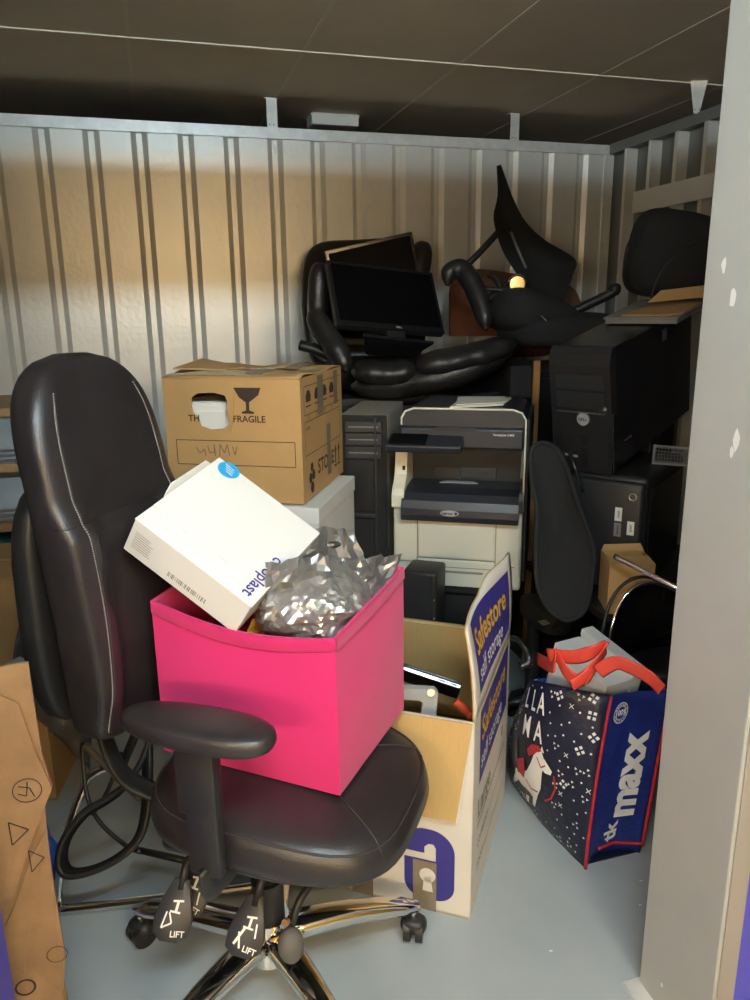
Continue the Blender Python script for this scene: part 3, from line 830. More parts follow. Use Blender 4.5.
obj('collar', boxb((0.005, -0.008, -0.03), (0.022, 0.014, -0.014), 0.004), 'orange', op)

# ================================================================== CHRISTMAS BAG
BA = Vector((0.972, 1.445, 0.0))
bg = thing('shopping_bag', 'navy reusable shopping bag with llama print and red handles', 'bag', loc=BA)
BW, BL, BH = 0.215, 0.40, 0.475
BC = [[Vector(q) for q in c_] for c_ in (((0.957, 1.85, 0.0), (0.918, 1.79, 0.2), (0.950, 1.73, 0.40)), ((0.948, 1.69, 0.0), (0.897, 1.645, 0.22), (0.912, 1.635, 0.45)), ((0.972, 1.445, 0.0), (0.990, 1.452, 0.23), (1.042, 1.487, 0.462)))]
def bagS_front(u, v, w=0):     # wide face, u from far end (0) to near corner (1)
    def qd(p0, p1, p2, t, m=0.5):
        return p0*((t-m)*(t-1)/(m)) + p1*(t*(t-1)/(m*(m-1))) + p2*(t*(t-m)/(1-m))
    c0 = qd(BC[0][0], BC[0][1], BC[0][2], v); c1 = qd(BC[1][0], BC[1][1], BC[1][2], v); c2_ = qd(BC[2][0], BC[2][1], BC[2][2], v)
    p = qd(c0, c1, c2_, u, 0.40)
    rp = 0.004*noise.noise(Vector((u*6, v*5, 1.3)))*sin(pi*u)
    return p - BA + Vector((-0.95*(w+rp), -0.3*(w+rp), 0))
def bagS_side(u, v, w=0):      # narrow face from near corner (0) to far right (1)
    a = bagS_front(1, v); b = Vector((1.143, 1.452, 0.0)).lerp(Vector((1.205, 1.470, 0.458)), v) - BA
    p = a.lerp(b, u)
    dent = 0.030*sin(pi*u)*(0.35+0.65*(1-v)) + 0.005*noise.noise(Vector((u*5, v*6, 4.3)))*sin(pi*u)
    return p + Vector((0, dent-w, 0))
def sheet(S, nu=16, nv=18, t=-0.003):
    bm = bmesh.new(); G = []
    for w_ in (0.0, t):
        G.append([[bm.verts.new(S(i/nu, k/nv, w_)) for k in range(nv+1)] for i in range(nu+1)])
    for g in G:
        for i in range(nu):
            for k in range(nv): bm.faces.new((g[i][k], g[i+1][k], g[i+1][k+1], g[i][k+1]))
    for i in range(nu):
        for k in (0, nv): bm.faces.new((G[0][i][k], G[0][i+1][k], G[1][i+1][k], G[1][i][k]))
    for k in range(nv):
        for i in (0, nu): bm.faces.new((G[0][i][k], G[0][i][k+1], G[1][i][k+1], G[1][i][k]))
    return bm
bf = obj('front_panel', sheet(bagS_front), 'navy', bg, True)
bs = obj('side_gusset', sheet(bagS_side), 'royal', bg, True, 'royal blue gusset')
def bagS_back(u, v, w=0):
    p = bagS_side(1, v); q = bagS_front(u, v, 0); return Vector((p.x-0.01*(1-u)+w, max(p.y, q.y-0.0), q.z))
def bagS_side2(u, v, w=0):
    a = bagS_front(0, v); b = bagS_back(0, v); return a.lerp(b, u)+Vector((0, w, 0))
obj('rear_panel', sheet(bagS_back), 'navy', bg, True)
obj('side_gusset', sheet(bagS_side2), 'royal', bg, True)
obj('base', prism([(0.0, 0.01), (0.165, 0.012), (0.16, 0.395), (-0.01, 0.395)], 0.003), 'navy', bg)
bm = bmesh.new()
tube(bm, [bagS_side(0, k/20, 0.002) for k in range(21)], 0.0045, 6)
tube(bm, [bagS_side(0.0+k/20, 0.06-0.05*k/20*0, 0.002) for k in range(6, 21)], 0.0045, 6)
tube(bm, [bagS_side(1, k/20, 0.002)+Vector((0, -0.0, 0)) for k in range(1, 21)], 0.0045, 6)
obj('piping', bm, 'red', bg, True, 'red edge piping')
# front print. map metres on the face to (u,v)
def FM(a, b, w=0): return bagS_front(a/BL, b/BH, w)
it = []
for s, uu, vv, sz in (('L', 0.128, 0.420, 0.085), ('L', 0.172, 0.418, 0.085), ('A', 0.212, 0.416, 0.085), ('M', 0.150, 0.335, 0.095), ('A', 0.212, 0.334, 0.090)):
    it.append(text2d(s, sz, (uu, vv), 0, 0.012, sx=0.62))
decal('lettering', it, FM, 'printwhite', bf, 0.0022)
rn = random.Random(3); it = []
k = 0; placed = []
while k < 900:
    a, b = rn.uniform(0.012, BL-0.012), rn.uniform(0.012, BH-0.012)
    if (0.10 < a < 0.245 and 0.28 < b < 0.46) or (0.03 < a < 0.285 and 0.05 < b < 0.29): 
        k += 1; continue
    if any((a-p_[0])**2+(b-p_[1])**2 < 0.024**2 for p_ in placed):
        k += 1; continue
    placed.append((a, b))
    q = rn.random(); r = rn.uniform(0, 1.5)
    if q < 0.55: it.append(disc2d((a, b), 0.0030, 6))
    elif q < 0.8:
        for j in range(3):
            an = r+2*pi*j/3; it.append(disc2d((a+0.008*cos(an), b+0.008*sin(an)), 0.0046, 3))
    elif q < 0.92:
        it += [line2d((a-0.006, b-0.006), (a+0.006, b+0.006), 0.002), line2d((a-0.006, b+0.006), (a+0.006, b-0.006), 0.002)]
    else:
        for j in range(4):
            an = r+pi/2*j; cx, cy = a+0.009*cos(an), b+0.009*sin(an)
            it.append(poly2d([(cx+0.0055*cos(r+pi/4+pi/2*m+pi/4), cy+0.0055*sin(r+pi/4+pi/2*m+pi/4)) for m in range(4)]))
    k += 1
decal('snow_print', it, FM, 'printwhite', bf, 0.0022)['kind'] = 'stuff'
# llama
ll = [[(0.150, 0.185), (0.105, 0.165), (0.100, 0.130), (0.150, 0.112), (0.205, 0.128), (0.222, 0.18), (0.19, 0.22)], [(0.165, 0.195), (0.155, 0.150), (0.175, 0.118), (0.205, 0.130), (0.222, 0.175), (0.226, 0.225), (0.232, 0.262), (0.222, 0.285), (0.205, 0.278), (0.192, 0.262), (0.183, 0.235)],
      [(0.218, 0.262), (0.232, 0.268), (0.256, 0.243), (0.252, 0.232), (0.236, 0.230), (0.222, 0.238)],
      [(0.215, 0.282), (0.222, 0.300), (0.230, 0.284)], [(0.190, 0.135), (0.180, 0.085), (0.190, 0.083), (0.205, 0.128)], [(0.158, 0.150), (0.120, 0.160), (0.100, 0.130), (0.150, 0.112), (0.178, 0.120)],
      [(0.150, 0.115), (0.145, 0.065), (0.155, 0.063), (0.170, 0.115)], [(0.098, 0.135), (0.075, 0.085), (0.083, 0.080), (0.115, 0.122)]]
LS = lambda q: [(0.17+(x-0.17)*1.22, 0.19+(y-0.19)*1.12-0.012) for x, y in q]
decal('llama_print', [poly2d(LS(q)) for q in ll], FM, 'printwhite', bf, 0.0022, 'white llama in a red hat')
gold_ = [[(0.120, 0.160), (0.100, 0.200), (0.092, 0.260), (0.108, 0.268), (0.118, 0.215), (0.140, 0.170)], [(0.118, 0.115), (0.150, 0.095), (0.185, 0.110), (0.178, 0.125), (0.150, 0.122)]]
decal('llama_coat', [poly2d(LS(q)) for q in gold_], FM, 'bulb', bf, 0.0026)
redp = [[(0.165, 0.268), (0.185, 0.292), (0.212, 0.298), (0.222, 0.286), (0.205, 0.276), (0.188, 0.262), (0.175, 0.250)], [(0.112, 0.205), (0.150, 0.232), (0.158, 0.190), (0.150, 0.160), (0.125, 0.168)]]
decal('llama_hat', [poly2d(LS(redp[0]))], FM, 'red', bf, 0.003)
decal('llama_saddle', [poly2d(LS(redp[1]))], FM, 'red', bf, 0.003)
decal('llama_tail_ribbon', lines2d(LS([(0.262, 0.235), (0.268, 0.20), (0.255, 0.165), (0.235, 0.145)]), 0.006), FM, 'red', bf, 0.003)
decal('llama_harness', lines2d(LS([(0.160, 0.165), (0.185, 0.150), (0.212, 0.158)]), 0.005), FM, 'red', bf, 0.003)
decal('llama_bridle', lines2d(LS([(0.205, 0.262), (0.222, 0.240), (0.236, 0.252)]), 0.004), FM, 'red', bf, 0.003)
# gusset print
def GM(a, b, w=0): return bagS_side(a/BW, b/BH, w)
it = [ring2d((0.055, 0.425), 0.0255, 0.028, 28), ring2d((0.055, 0.425), 0.017, 0.0185, 28, 0.5, 2.6), ring2d((0.055, 0.425), 0.017, 0.0185, 28, 3.6, 5.8), text2d('100%', 0.021, (0.055, 0.425), 0, 0.03)]
for wrd, a0, sg in (('REUSABLE', 155, -1), ('RECYCLE', 205, 1)):
    for i, chx in enumerate(wrd):
        an = radians(a0+sg*(130/(len(wrd)-1))*i); it.append(text2d(chx, 0.0085, (0.055+0.0215*cos(an), 0.425+0.0215*sin(an)), an-pi/2 if sg < 0 else an+pi/2, 0.03))
decal('stamp_print', it, GM, 'printwhite', bs, 0.0022)
it = [text2d('maxx', 0.125, (0.13, 0.235), radians(90), 0.045, sx=0.88), text2d('tk', 0.07, (0.105, 0.07), radians(90), 0.03)]
decal('lettering', it, GM, 'printwhite', bs, 0.0022)
# handles
h1 = [BA+Vector((0.0, 0.30, BH-0.02)), P(553, 666, 1.85), P(556, 654, 1.84), P(566, 672, 1.80), P(580, 680, 1.77), P(595, 665, 1.76), P(606, 650, 1.78)]
h2 = [P(548, 655, 1.86), P(575, 657, 1.80), P(592, 652, 1.77), P(604, 647, 1.78), P(600, 660, 1.77), P(585, 677, 1.76), P(572, 686, 1.755)]
h3 = [P(598, 672, 1.75), P(615, 663, 1.72), P(632, 668, 1.70), P(650, 678, 1.68), P(662, 690, 1.66)]
for hh in (h1, h2, h3):
    o = obj('handle', tub([p-BA for p in hh], 0.018, 8, False, (0.12, 1.0), 6, up=FW*-0.4+UP), 'strap', bg, True)
# white boxes inside the bag
for i, (pc, lab) in enumerate(((P(607, 690, 1.80), 'white cardboard box lying across the top of the llama bag'), (P(622, 684, 1.86), 'thin white box tucked behind the other box in the llama bag'))):
    wbx = thing('white_carton', lab, 'box', mtx=frame(BA+Vector((0.060+0.093*i, 0.105+0.02*i, 0.285+0.012*i)), (0.97, 0.22, -0.02), (-0.065, 0.27, 0.060)))
    sz = (0.088, 0.200, 0.195) if i == 0 else (0.038, 0.200, 0.205)
    obj('body', boxb((0, 0, 0), sz, 0.002), 'white', wbx)
    obj('lid', boxb((-0.0015, -0.0015, sz[2]-0.02), (sz[0]+0.0015, sz[1]+0.0015, sz[2]+0.001), 0.0015), 'white', wbx)
    if i == 0: decal('small_print', [line2d((0.02, 0.300-0.006*k), (0.05, 0.300-0.006*k), 0.002) for k in range(4)], plane_map((0, 0, sz[2]+0.001), (1, 0, 0), (0, 1, 0)), 'pencil', wbx)

# ================================================================== BROWN CARTON ON WHITE CARTON
by = radians(-28.3); bx_ = Vector((cos(by), sin(by), 0)); byv = Vector((-sin(by), cos(by), 0))
BO = Vector((0.015, 2.213, 0.889)); CW, CD, CHh = 0.405, 0.44, 0.35
BM = frame(BO, bx_, byv)
bb = thing('cardboard_carton', 'taped brown cardboard carton marked fragile with a torn hole', 'box', mtx=BM)
hole = [(u_-0.012-(0.012 if u_<0.15 else 0), v_-0.004) for u_, v_ in [(0.110, 0.300), (0.130, 0.312), (0.165, 0.314), (0.198, 0.306), (0.205, 0.285), (0.200, 0.255), (0.208, 0.228), (0.190, 0.214), (0.150, 0.210), (0.132, 0.220), (0.126, 0.245), (0.110, 0.255), (0.106, 0.28)]]
bm = bmesh.new()
for t in (0.0, 0.005):
    outer = [bm.verts.new((u, t, v)) for u, v in ((0, 0), (CW, 0), (CW, CHh), (0, CHh))]
    inner = [bm.verts.new((u, t, v)) for u, v in hole]
    es = [bm.edges.new((outer[i], outer[(i+1) % 4])) for i in range(4)] + [bm.edges.new((inner[i], inner[(i+1) % len(inner)])) for i in range(len(inner))]
    bmesh.ops.triangle_fill(bm, use_beauty=True, edges=es)
    if t == 0: o1, i1 = outer, inner
    else: o2, i2 = outer, inner
for a, b in ((o1, o2), (i1, i2)):
    n = len(a)
    for k in range(n): bm.faces.new((a[k], a[(k+1) % n], b[(k+1) % n], b[k]))
bfp = obj('front_panel', bm, 'card', bb)
obj('side_panel', boxb((CW-0.005, 0.005, 0), (CW, CD, CHh)), 'card', bb)
obj('side_panel', boxb((0, 0.005, 0), (0.005, CD, CHh)), 'card', bb)
obj('rear_panel', boxb((0.005, CD-0.005, 0), (CW-0.005, CD, CHh)), 'card', bb)
obj('base', boxb((0.005, 0.005, 0), (CW-0.005, CD-0.005, 0.005)), 'card', bb)
def topS(y0, y1, seed):
    def S(u, v, w=0):
        x = CW*u; y = y0+(y1-y0)*v
        z = CHh + 0.002 + 0.018*sin(pi*v)*0.6 + 0.010*noise.noise(Vector((x*9, y*9, seed)))*sin(pi*min(1, max(0, v)))**0.5
        return Vector((x, y, z+w))
    return S
obj('top_flap', sheet(topS(0.0, CD/2-0.004, 2.0), 18, 10, -0.004), 'card', bb, True)
obj('top_flap', sheet(topS(CD/2+0.004, CD, 5.0), 18, 10, -0.004), 'card', bb, True)
TP = lambda u, v, w=0: Vector((u, v, CHh+0.0045+0.011*sin(pi*(v/(CD/2) % 1.0))+w))
def tstrip(x0, x1, y0, y1, n=14):
    items = []
    for i in range(n):
        a, b = x0+(x1-x0)*i/n, x0+(x1-x0)*(i+1)/n
        items.append(rect2d(a, y0, b, y1))
    return items
def TPn(u, v, w=0):
    s = topS(0.0, CD/2-0.004, 2.0) if v < CD/2 else topS(CD/2+0.004, CD, 5.0)
    vv = v/(CD/2-0.004) if v < CD/2 else (v-CD/2-0.004)/(CD/2-0.004)
    return s(u/CW, max(0, min(1, vv)), 0.002+w)
decal('clear_tape', tstrip(0.0, CW, CD/2-0.05, CD/2-0.006) + tstrip(0.0, CW, CD/2+0.006, CD/2+0.045) + tstrip(0.0, 0.30, 0.01, 0.055), TPn, 'cleartape', bb, 0.001)
decal('brown_tape', [rect2d(0.24+0.004*i, 0.02+0.02*i, 0.29+0.004*i, 0.04+0.02*i) for i in range(19)], TPn, 'tape', bb, 0.003)
obj('torn_scrap', prism([(0.20, 0.28), (0.205, 0.20), (0.216, 0.25), (0.222, 0.31)], 0.004, lambda u, v, w: Vector((u-0.005, -0.004-w, v))), 'card', bfp)
obj('lifted_flap', prism([(0.01, 0.05), (0.15, 0.10), (0.17, 0.2), (0.03, 0.21)], 0.004, lambda u, v, w: Vector((u, v, CHh+0.013+w+0.16*max(0, 0.15-u)*v/0.2*1.2))), 'card', bb)
inn = thing('white_polystyrene_block', 'white block visible inside the torn hole of the fragile carton', 'packaging', mtx=frame(BO+bx_*0.03+byv*0.03+Vector((0, 0, 0.0055)), bx_, byv))
obj('block', boxb((0, 0, 0), (0.30, 0.33, 0.275), 0.012), 'white', inn)
obj('rib', boxb((0.05, -0.006, 0.02), (0.22, 0.0, 0.25), 0.003), 'white', inn)
BF = plane_map((0, 0, 0), (1, 0, 0), (0, 0, 1))
it = [text2d('THIS WAY UP', 0.026, (0.075, 0.235), 0, 0.02, 'LEFT')]
it = [text2d('TH', 0.026, (0.072, 0.237), 0, 0.02, 'LEFT'), text2d('FRAGILE', 0.026, (0.206, 0.237), 0, 0.02, 'LEFT')]
glass = [(0.212, 0.325), (0.292, 0.325), (0.285, 0.305), (0.262, 0.288), (0.257, 0.284), (0.257, 0.262), (0.270, 0.258), (0.270, 0.253), (0.234, 0.253), (0.234, 0.258), (0.247, 0.262), (0.247, 0.284), (0.228, 0.298)]
it.append(poly2d(glass))
decal('fragile_print', it, BF, 'carddark', bfp)
decal('outline_print', frame2d(0.03, 0.105, 0.385, 0.175, 0.0022), BF, 'carddark', bfp, 0.0006)
decal('pen_writing', lines2d([(0.09, 0.155), (0.10, 0.138), (0.115, 0.150), (0.118, 0.13)], 0.003)+lines2d([(0.125, 0.16), (0.13, 0.14), (0.145, 0.142), (0.145, 0.165), (0.147, 0.13)], 0.003)+lines2d([(0.16, 0.13), (0.163, 0.165), (0.175, 0.14), (0.185, 0.165), (0.19, 0.132)], 0.003)+lines2d([(0.2, 0.16), (0.207, 0.135), (0.214, 0.16)], 0.003), BF, 'pencil', bfp, 0.0006)
BS = lambda u, v, w=0: Vector((CW+w, u, v))
it = frame2d(0.03, 0.245, 0.41, 0.325, 0.002) + frame2d(0.03, 0.13, 0.41, 0.225, 0.002) + [text2d('NOTES', 0.012, (0.06, 0.205), 0, 0.01)]
for u in (0.07, 0.155, 0.235, 0.315):
    it += [poly2d([(u-0.022, 0.28), (u+0.022, 0.28), (u+0.026, 0.295), (u+0.012, 0.312), (u-0.012, 0.312), (u-0.026, 0.295)]), line2d((u-0.025, 0.268), (u+0.025, 0.268), 0.004)]
    it += frame2d(u-0.008, 0.225, u+0.008, 0.24, 0.002)
it += [text2d('STORE', 0.06, (0.235, 0.075), 0, 0.02), disc2d((0.085, 0.03), 0.018, 8), disc2d((0.07, 0.06), 0.016, 8), disc2d((0.10, 0.065), 0.016, 8), disc2d((0.085, 0.09), 0.014, 8)]
for u in (0.345, 0.385): it += [rect2d(u-0.005, 0.05, u+0.005, 0.09), poly2d([(u-0.014, 0.088), (u+0.014, 0.088), (u, 0.112)]), rect2d(u-0.016, 0.04, u+0.016, 0.046)]
decal('side_print', it, BS, 'carddark', bb)
for r_ in ((0.16, 0.23, 0.22, 0.345), (0.34, 0.24, 0.385, 0.345), (0.25, 0.03, 0.29, 0.19)): decal('side_tape', [rect2d(*r_)], BS, 'tape', bb, 0.0014)
# white carton below and its support
WO = Vector((0.04, 2.10, 0.0))
w2 = thing('white_carton', 'plain white carton underneath the taped fragile carton', 'box', mtx=frame(BO + bx_*0.02 - byv*0.015 + Vector((0, 0, -0.2895)), bx_, byv))
obj('body', boxb((0, 0, 0), (0.43, 0.42, 0.27), 0.003), 'white', w2)
obj('lid', boxb((-0.003, -0.003, 0.235), (0.433, 0.423, 0.2845), 0.003), 'white', w2)
w3 = thing('filing_pedestal', 'dark grey drawer pedestal under the white carton', 'drawers', mtx=frame(Vector((BO.x, BO.y, 0))+bx_*0.01, bx_, byv))
obj('body', boxb((0, 0.012, 0), (0.42, 0.36, 0.598), 0.004), 'greymetal', w3)
for k in range(3):
    d_ = obj('drawer', boxb((0.012, 0, 0.02+0.193*k), (0.408, 0.0115, 0.205+0.193*k), 0.003), 'greymetal', w3)
    obj('handle', tub([(0.15, 0, 0.16+0.193*k), (0.155, -0.02, 0.16+0.193*k), (0.265, -0.02, 0.16+0.193*k), (0.27, 0, 0.16+0.193*k)], 0.005, 8), 'steel', d_, True)

# ================================================================== PRINTER GROUP
pyaw = radians(-29.5); px_ = Vector((cos(pyaw), sin(pyaw), 0)); pyv = Vector((-sin(pyaw), cos(pyaw), 0))
PO = Vector((0.705, 2.262, 0.522))
# table below printer and tower
tb = thing('side_table', 'low black table under the printer and the beige-sided tower', 'table', mtx=frame(Vector((0.60, 2.36, 0)), px_, pyv))
obj('top', boxb((0, 0, 0.495), (0.53, 0.44, 0.52), 0.003), 'plastic', tb)
for lx_, ly_ in ((0.02, 0.02), (0.40, 0.02), (0.02, 0.39), (0.40, 0.39)):
    obj('leg', boxb((lx_, ly_, 0), (lx_+0.03, ly_+0.03, 0.495)), 'plastic', tb)
obj('apron', boxb((0.05, 0.022, 0.05), (0.40, 0.034, 0.495)), 'plastic', tb)
pr = thing('laser_printer', 'beige and slate multifunction laser printer on the low black table', 'printer', mtx=frame(PO, px_, pyv))
W_, D_, H_ = 0.42, 0.43, 0.59
obj('body', boxb((0.0, 0.02, 0.0), (W_, D_, 0.30), 0.012, 3), 'beige', pr)
bm = bmesh.new()   # left cheek with S-curve and right cheek
cheek = [(0.0, 0.27), (0.43, 0.27), (0.43, 0.475), (0.07, 0.475), (0.06, 0.41), (0.052, 0.37), (0.03, 0.345), (0.01, 0.33), (0.0, 0.31)]
for x0, x1 in ((0.0, 0.04), (W_-0.012, W_)):
    b2 = prism(cheek, x1-x0, lambda u, v, w: Vector((x0+w, u, v)))
    me = bpy.data.meshes.new('c'); b2.to_mesh(me); b2.free(); bm.from_mesh(me); bpy.data.meshes.remove(me)
    if x0 == 0.0:
        obj('side_cheek', bm, 'beige', pr); bm = bmesh.new()
obj('side_cheek', bm, 'plasticg', pr)
obj('dark_side', boxb((W_, 0.06, 0.02), (W_+0.012, D_, 0.56), 0.004), 'plastic', pr, False, 'black right side of the printer')
obj('output_back', boxb((0.041, 0.16, 0.29), (W_-0.013, D_, 0.475)), 'slatedark', pr)
# curved output lid
lidp = [(-0.012, 0.232), (-0.016, 0.25), (-0.014, 0.272), (-0.004, 0.297), (0.016, 0.318), (0.06, 0.331), (0.155, 0.335), (0.155, 0.30), (0.02, 0.232)]
ld = obj('output_cover', prism(lidp, W_-0.045, lambda u, v, w: Vector((0.033+w, u, v))), 'slate', pr, False, 'slate curved front cover')
bdg = obj('badge', prism([(0.162+0.030*cos(a)*(1 if abs(cos(a)) > .5 else .99), 0.0095*sin(a)) for a in [2*pi*k/20 for k in range(20)]], 0.003, lambda u, v, w: Vector((u+0.03, -0.0135-w, 0.262+v))), 'greylight', ld)
decal('lettering', [text2d('xerox', 0.015, (-0.008, 0), 0, 0.03), disc2d((0.02, 0), 0.005)], lambda u, v, w=0: Vector((0.192+u, -0.0165-w, 0.262+v)), 'black', bdg, 0.0006)
# paper path details
bm = bmesh.new(); bx(bm, (0.22, 0.157, 0.36), (0.21, 0.006, 0.035), 0.002); bx(bm, (0.20, 0.15, 0.36), (0.008, 0.016, 0.04)); bx(bm, (0.28, 0.15, 0.355), (0.03, 0.012, 0.02))
obj('roller_bar', bm, 'plasticg', pr)
obj('paper_support', prism([(0.14, 0.0), (0.27, 0.0), (0.25, 0.03), (0.21, 0.035), (0.16, 0.03)], 0.003, lambda u, v, w: Vector((u, 0.11+v, 0.3315+w))), 'greylight', pr)
# front tray door and cassette
obj('tray_door', boxb((0.085, 0.014, 0.10), (0.335, 0.024, 0.228), 0.004), 'beige', pr)
cs = obj('paper_cassette', boxb((0.085, 0.012, 0.005), (0.335, 0.024, 0.096), 0.004), 'beige', pr)
obj('grip_slot', boxb((0.17, 0.0105, 0.052), (0.30, 0.0125, 0.060), 0.0006), 'beigeline', cs)
obj('seam', boxb((0.088, 0.011, 0.070), (0.332, 0.0125, 0.0725)), 'beigeline', cs)
bm = bmesh.new(); bx(bm, (0.21, 0.019, 0.098), (0.26, 0.006, 0.003)); bx(bm, (0.082, 0.0205, 0.12), (0.003, 0.003, 0.22)); bx(bm, (0.338, 0.0205, 0.12), (0.003, 0.003, 0.22)); bx(bm, (0.21, 0.0205, 0.232), (0.26, 0.003, 0.003)); bx(bm, (0.04, 0.0195, 0.082), (0.08, 0.003, 0.003)); bx(bm, (0.37, 0.0195, 0.082), (0.06, 0.003, 0.003))
obj('panel_gaps', bm, 'beigeline', pr)
bm = bmesh.new(); bx(bm, (0.03, 0.056, 0.39), (0.009, 0.008, 0.014), 0.001)
obj('usb_port', bm, 'black', pr)
# scanner head
obj('scanner', boxb((0.03, -0.012, 0.472), (W_-0.005, D_, 0.535), 0.006), 'slate', pr)
cp = obj('control_panel', box((0.115, -0.04, 0.490), (0.235, 0.082, 0.026), 0.006, rot=Matrix.Rotation(radians(18), 3, 'X')), 'slate', pr)
obj('touch_screen', box((0.065, -0.044, 0.5035), (0.115, 0.066, 0.006), 0.002, rot=Matrix.Rotation(radians(18), 3, 'X')), 'screen', cp)
obj('handle_recess', boxb((0.145, -0.014, 0.527), (0.27, -0.0115, 0.540), 0.0005), 'slatedark', pr)
decal('lettering', [text2d('VersaLink C405', 0.010, (0.355, 0.518), 0, 0.01)], lambda u, v, w=0: Vector((u, -0.012-w, v)), 'printwhite', pr)
hd = [(0.03, 0.536), (W_, 0.536), (W_, 0.56), (W_-0.012, 0.582), (W_-0.04, 0.592), (0.07, 0.592), (0.042, 0.582), (0.03, 0.56)]
obj('document_feeder', prism(hd, D_-0.06, lambda u, v, w: Vector((u, 0.02+w, v))), 'slate', pr)
trimp = [Vector((0.03, 0.018, 0.538)), Vector((0.03, 0.018, 0.56)), Vector((0.042, 0.018, 0.582)), Vector((0.07, 0.018, 0.592)), Vector((W_-0.04, 0.018, 0.592)), Vector((W_-0.012, 0.018, 0.582)), Vector((W_, 0.018, 0.56)), Vector((W_, 0.018, 0.45)), Vector((W_, 0.018, 0.27))]
obj('trim_line', tub(trimp, 0.0035, 6), 'beige', pr, True, 'cream outline strip')
pp = thing('paper_sheet', 'sheets of cream paper left on top of the printer', 'paper', mtx=frame(PO + px_*0.20 + pyv*0.05 + Vector((0, 0, 0.5935)), (px_+pyv*0.15), pyv))
obj('sheet', prism([(-0.02, -0.03), (0.15, 0.03), (0.19, 0.20), (0.02, 0.20)], 0.006, lambda u, v, w: Vector((u, v, w+0.02*max(0, u)*0.5))), 'beige', pp)
obj('top_sheet', prism([(0.0, 0.0), (0.16, 0.05), (0.17, 0.21), (0.01, 0.22)], 0.002, lambda u, v, w: Vector((u, v, 0.0065+w+0.02*max(0, u)*0.5))), 'offwhite', pp)

# PC tower beside the printer
tyaw = radians(-26); tx = Vector((cos(tyaw), sin(tyaw), 0)); ty = Vector((-sin(tyaw), cos(tyaw), 0))
def drive_bay(parent, y0, y1, w, m='plasticg'):
    o = obj('drive_bay', boxb((0.018, -0.008, y0), (w-0.018, 0.0, y1), 0.0015), m, parent)
    obj('bay_slot', boxb((0.03, -0.0095, (y0+y1)/2-0.002), (w-0.03, -0.0078, (y0+y1)/2+0.002)), 'greymetal', o)
    return o
pt = thing('computer_tower', 'old tower computer with beige side panel beside the printer', 'computer', mtx=frame(Vector((0.580, 2.440, 0.521)), tx, ty))
TWW, TWD, TWH = 0.160, 0.40, 0.556
obj('case', boxb((0, 0.01, 0), (TWW, TWD, TWH-0.004), 0.003), 'towerside', pt)
obj('front_bezel', boxb((0.0, 0.0, 0.0), (TWW, 0.0105, TWH), 0.004), 'fabric', pt)
obj('top_cover', boxb((0.0, 0.011, TWH-0.0035), (TWW, TWD, TWH), 0.001), 'beigeline', pt)
for y0, y1 in ((0.50, 0.535), (0.455, 0.495), (0.41, 0.45)): drive_bay(pt, y0, y1, TWW)
bm = bmesh.new(); bx(bm, (0.122, -0.004, 0.30), (0.01, 0.012, 0.50), 0.003); bx(bm, (0.075, -0.004, 0.445), (0.105, 0.010, 0.012), 0.002); bx(bm, (0.075, -0.004, 0.21), (0.105, 0.012, 0.016), 0.003)
obj('bezel_frame', bm, 'plasticg', pt)
obj('lower_grille', boxb((0.02, -0.006, 0.225), (0.115, 0.001, 0.40), 0.002), 'slatedark', pt)

# speaker and low grey unit in front of the table
gu = thing('low_drawer_unit', 'low grey drawer unit on the floor behind the open moving carton', 'drawers', mtx=frame(Vector((0.665, 2.033, 0)), lx, ly))
obj('body', boxb((0, 0, 0), (0.24, 0.20, 0.385), 0.004), 'greymetal', gu)
obj('top', boxb((-0.004, -0.006, 0.385), (0.244, 0.204, 0.40), 0.003), 'greymetal', gu)
for k in range(2):
    d_ = obj('drawer', boxb((0.01, -0.006, 0.015+0.185*k), (0.23, 0.0, 0.19+0.185*k), 0.002), 'greymetal', gu)
    obj('handle', boxb((0.07, -0.013, 0.15+0.185*k), (0.17, -0.006, 0.16+0.185*k), 0.002), 'plastic', d_)
sp = thing('computer_speaker', 'black computer speaker standing on the low grey drawer unit', 'speaker', mtx=frame(Vector((0.672, 2.058, 0.401)), lx, ly))
obj('cabinet', boxb((0, 0.0, 0), (0.11, 0.12, 0.245), 0.01, 3), 'plastic', sp, 'auto')
obj('grille', boxb((0.006, -0.004, 0.008), (0.095, 0.001, 0.237), 0.003), 'fabric', sp)
bm = bmesh.new()
for z in (0.05, 0.075, 0.10, 0.16): cyl(bm, (0.103, 0.001, z), (0.103, -0.004, z), 0.003, 8)
obj('knobs', bm, 'greymetal', sp)

# ================================================================== CABINETS AT THE BACK
cb = thing('black_cupboard', 'tall black cupboard behind the printer with an oak edged end panel', 'cupboard', mtx=Matrix.Translation((0.62, 2.85, 0)))
obj('body', boxb((0, 0, 0), (0.735, 0.62, 1.055)), 'plastic', cb)
obj('top', boxb((-0.01, -0.01, 1.055), (0.74, 0.63, 1.08), 0.002), 'plastic', cb)
for x0, x1 in ((0.005, 0.365), (0.37, 0.73)):
    d_ = obj('door', boxb((x0, -0.018, 0.03), (x1, -0.001, 1.045), 0.002), 'plastic', cb)
    obj('handle', boxb((x0+0.3 if x0 < 0.1 else x0+0.03, -0.03, 0.5), (x0+0.315 if x0 < 0.1 else x0+0.045, -0.018, 0.62), 0.003), 'greymetal', d_)
ep = obj('end_panel', boxb((0.745, -0.27, 0), (0.772, 0.63, 1.222)), 'plastic', cb)
obj('edge_strip', boxb((0.745, -0.276, 0), (0.772, -0.2705, 1.224)), 'wood', ep, False, 'oak coloured edge strip')
obj('rail', boxb((0.66, -0.26, 1.085), (0.744, -0.24, 1.205)), 'plasticg', ep)
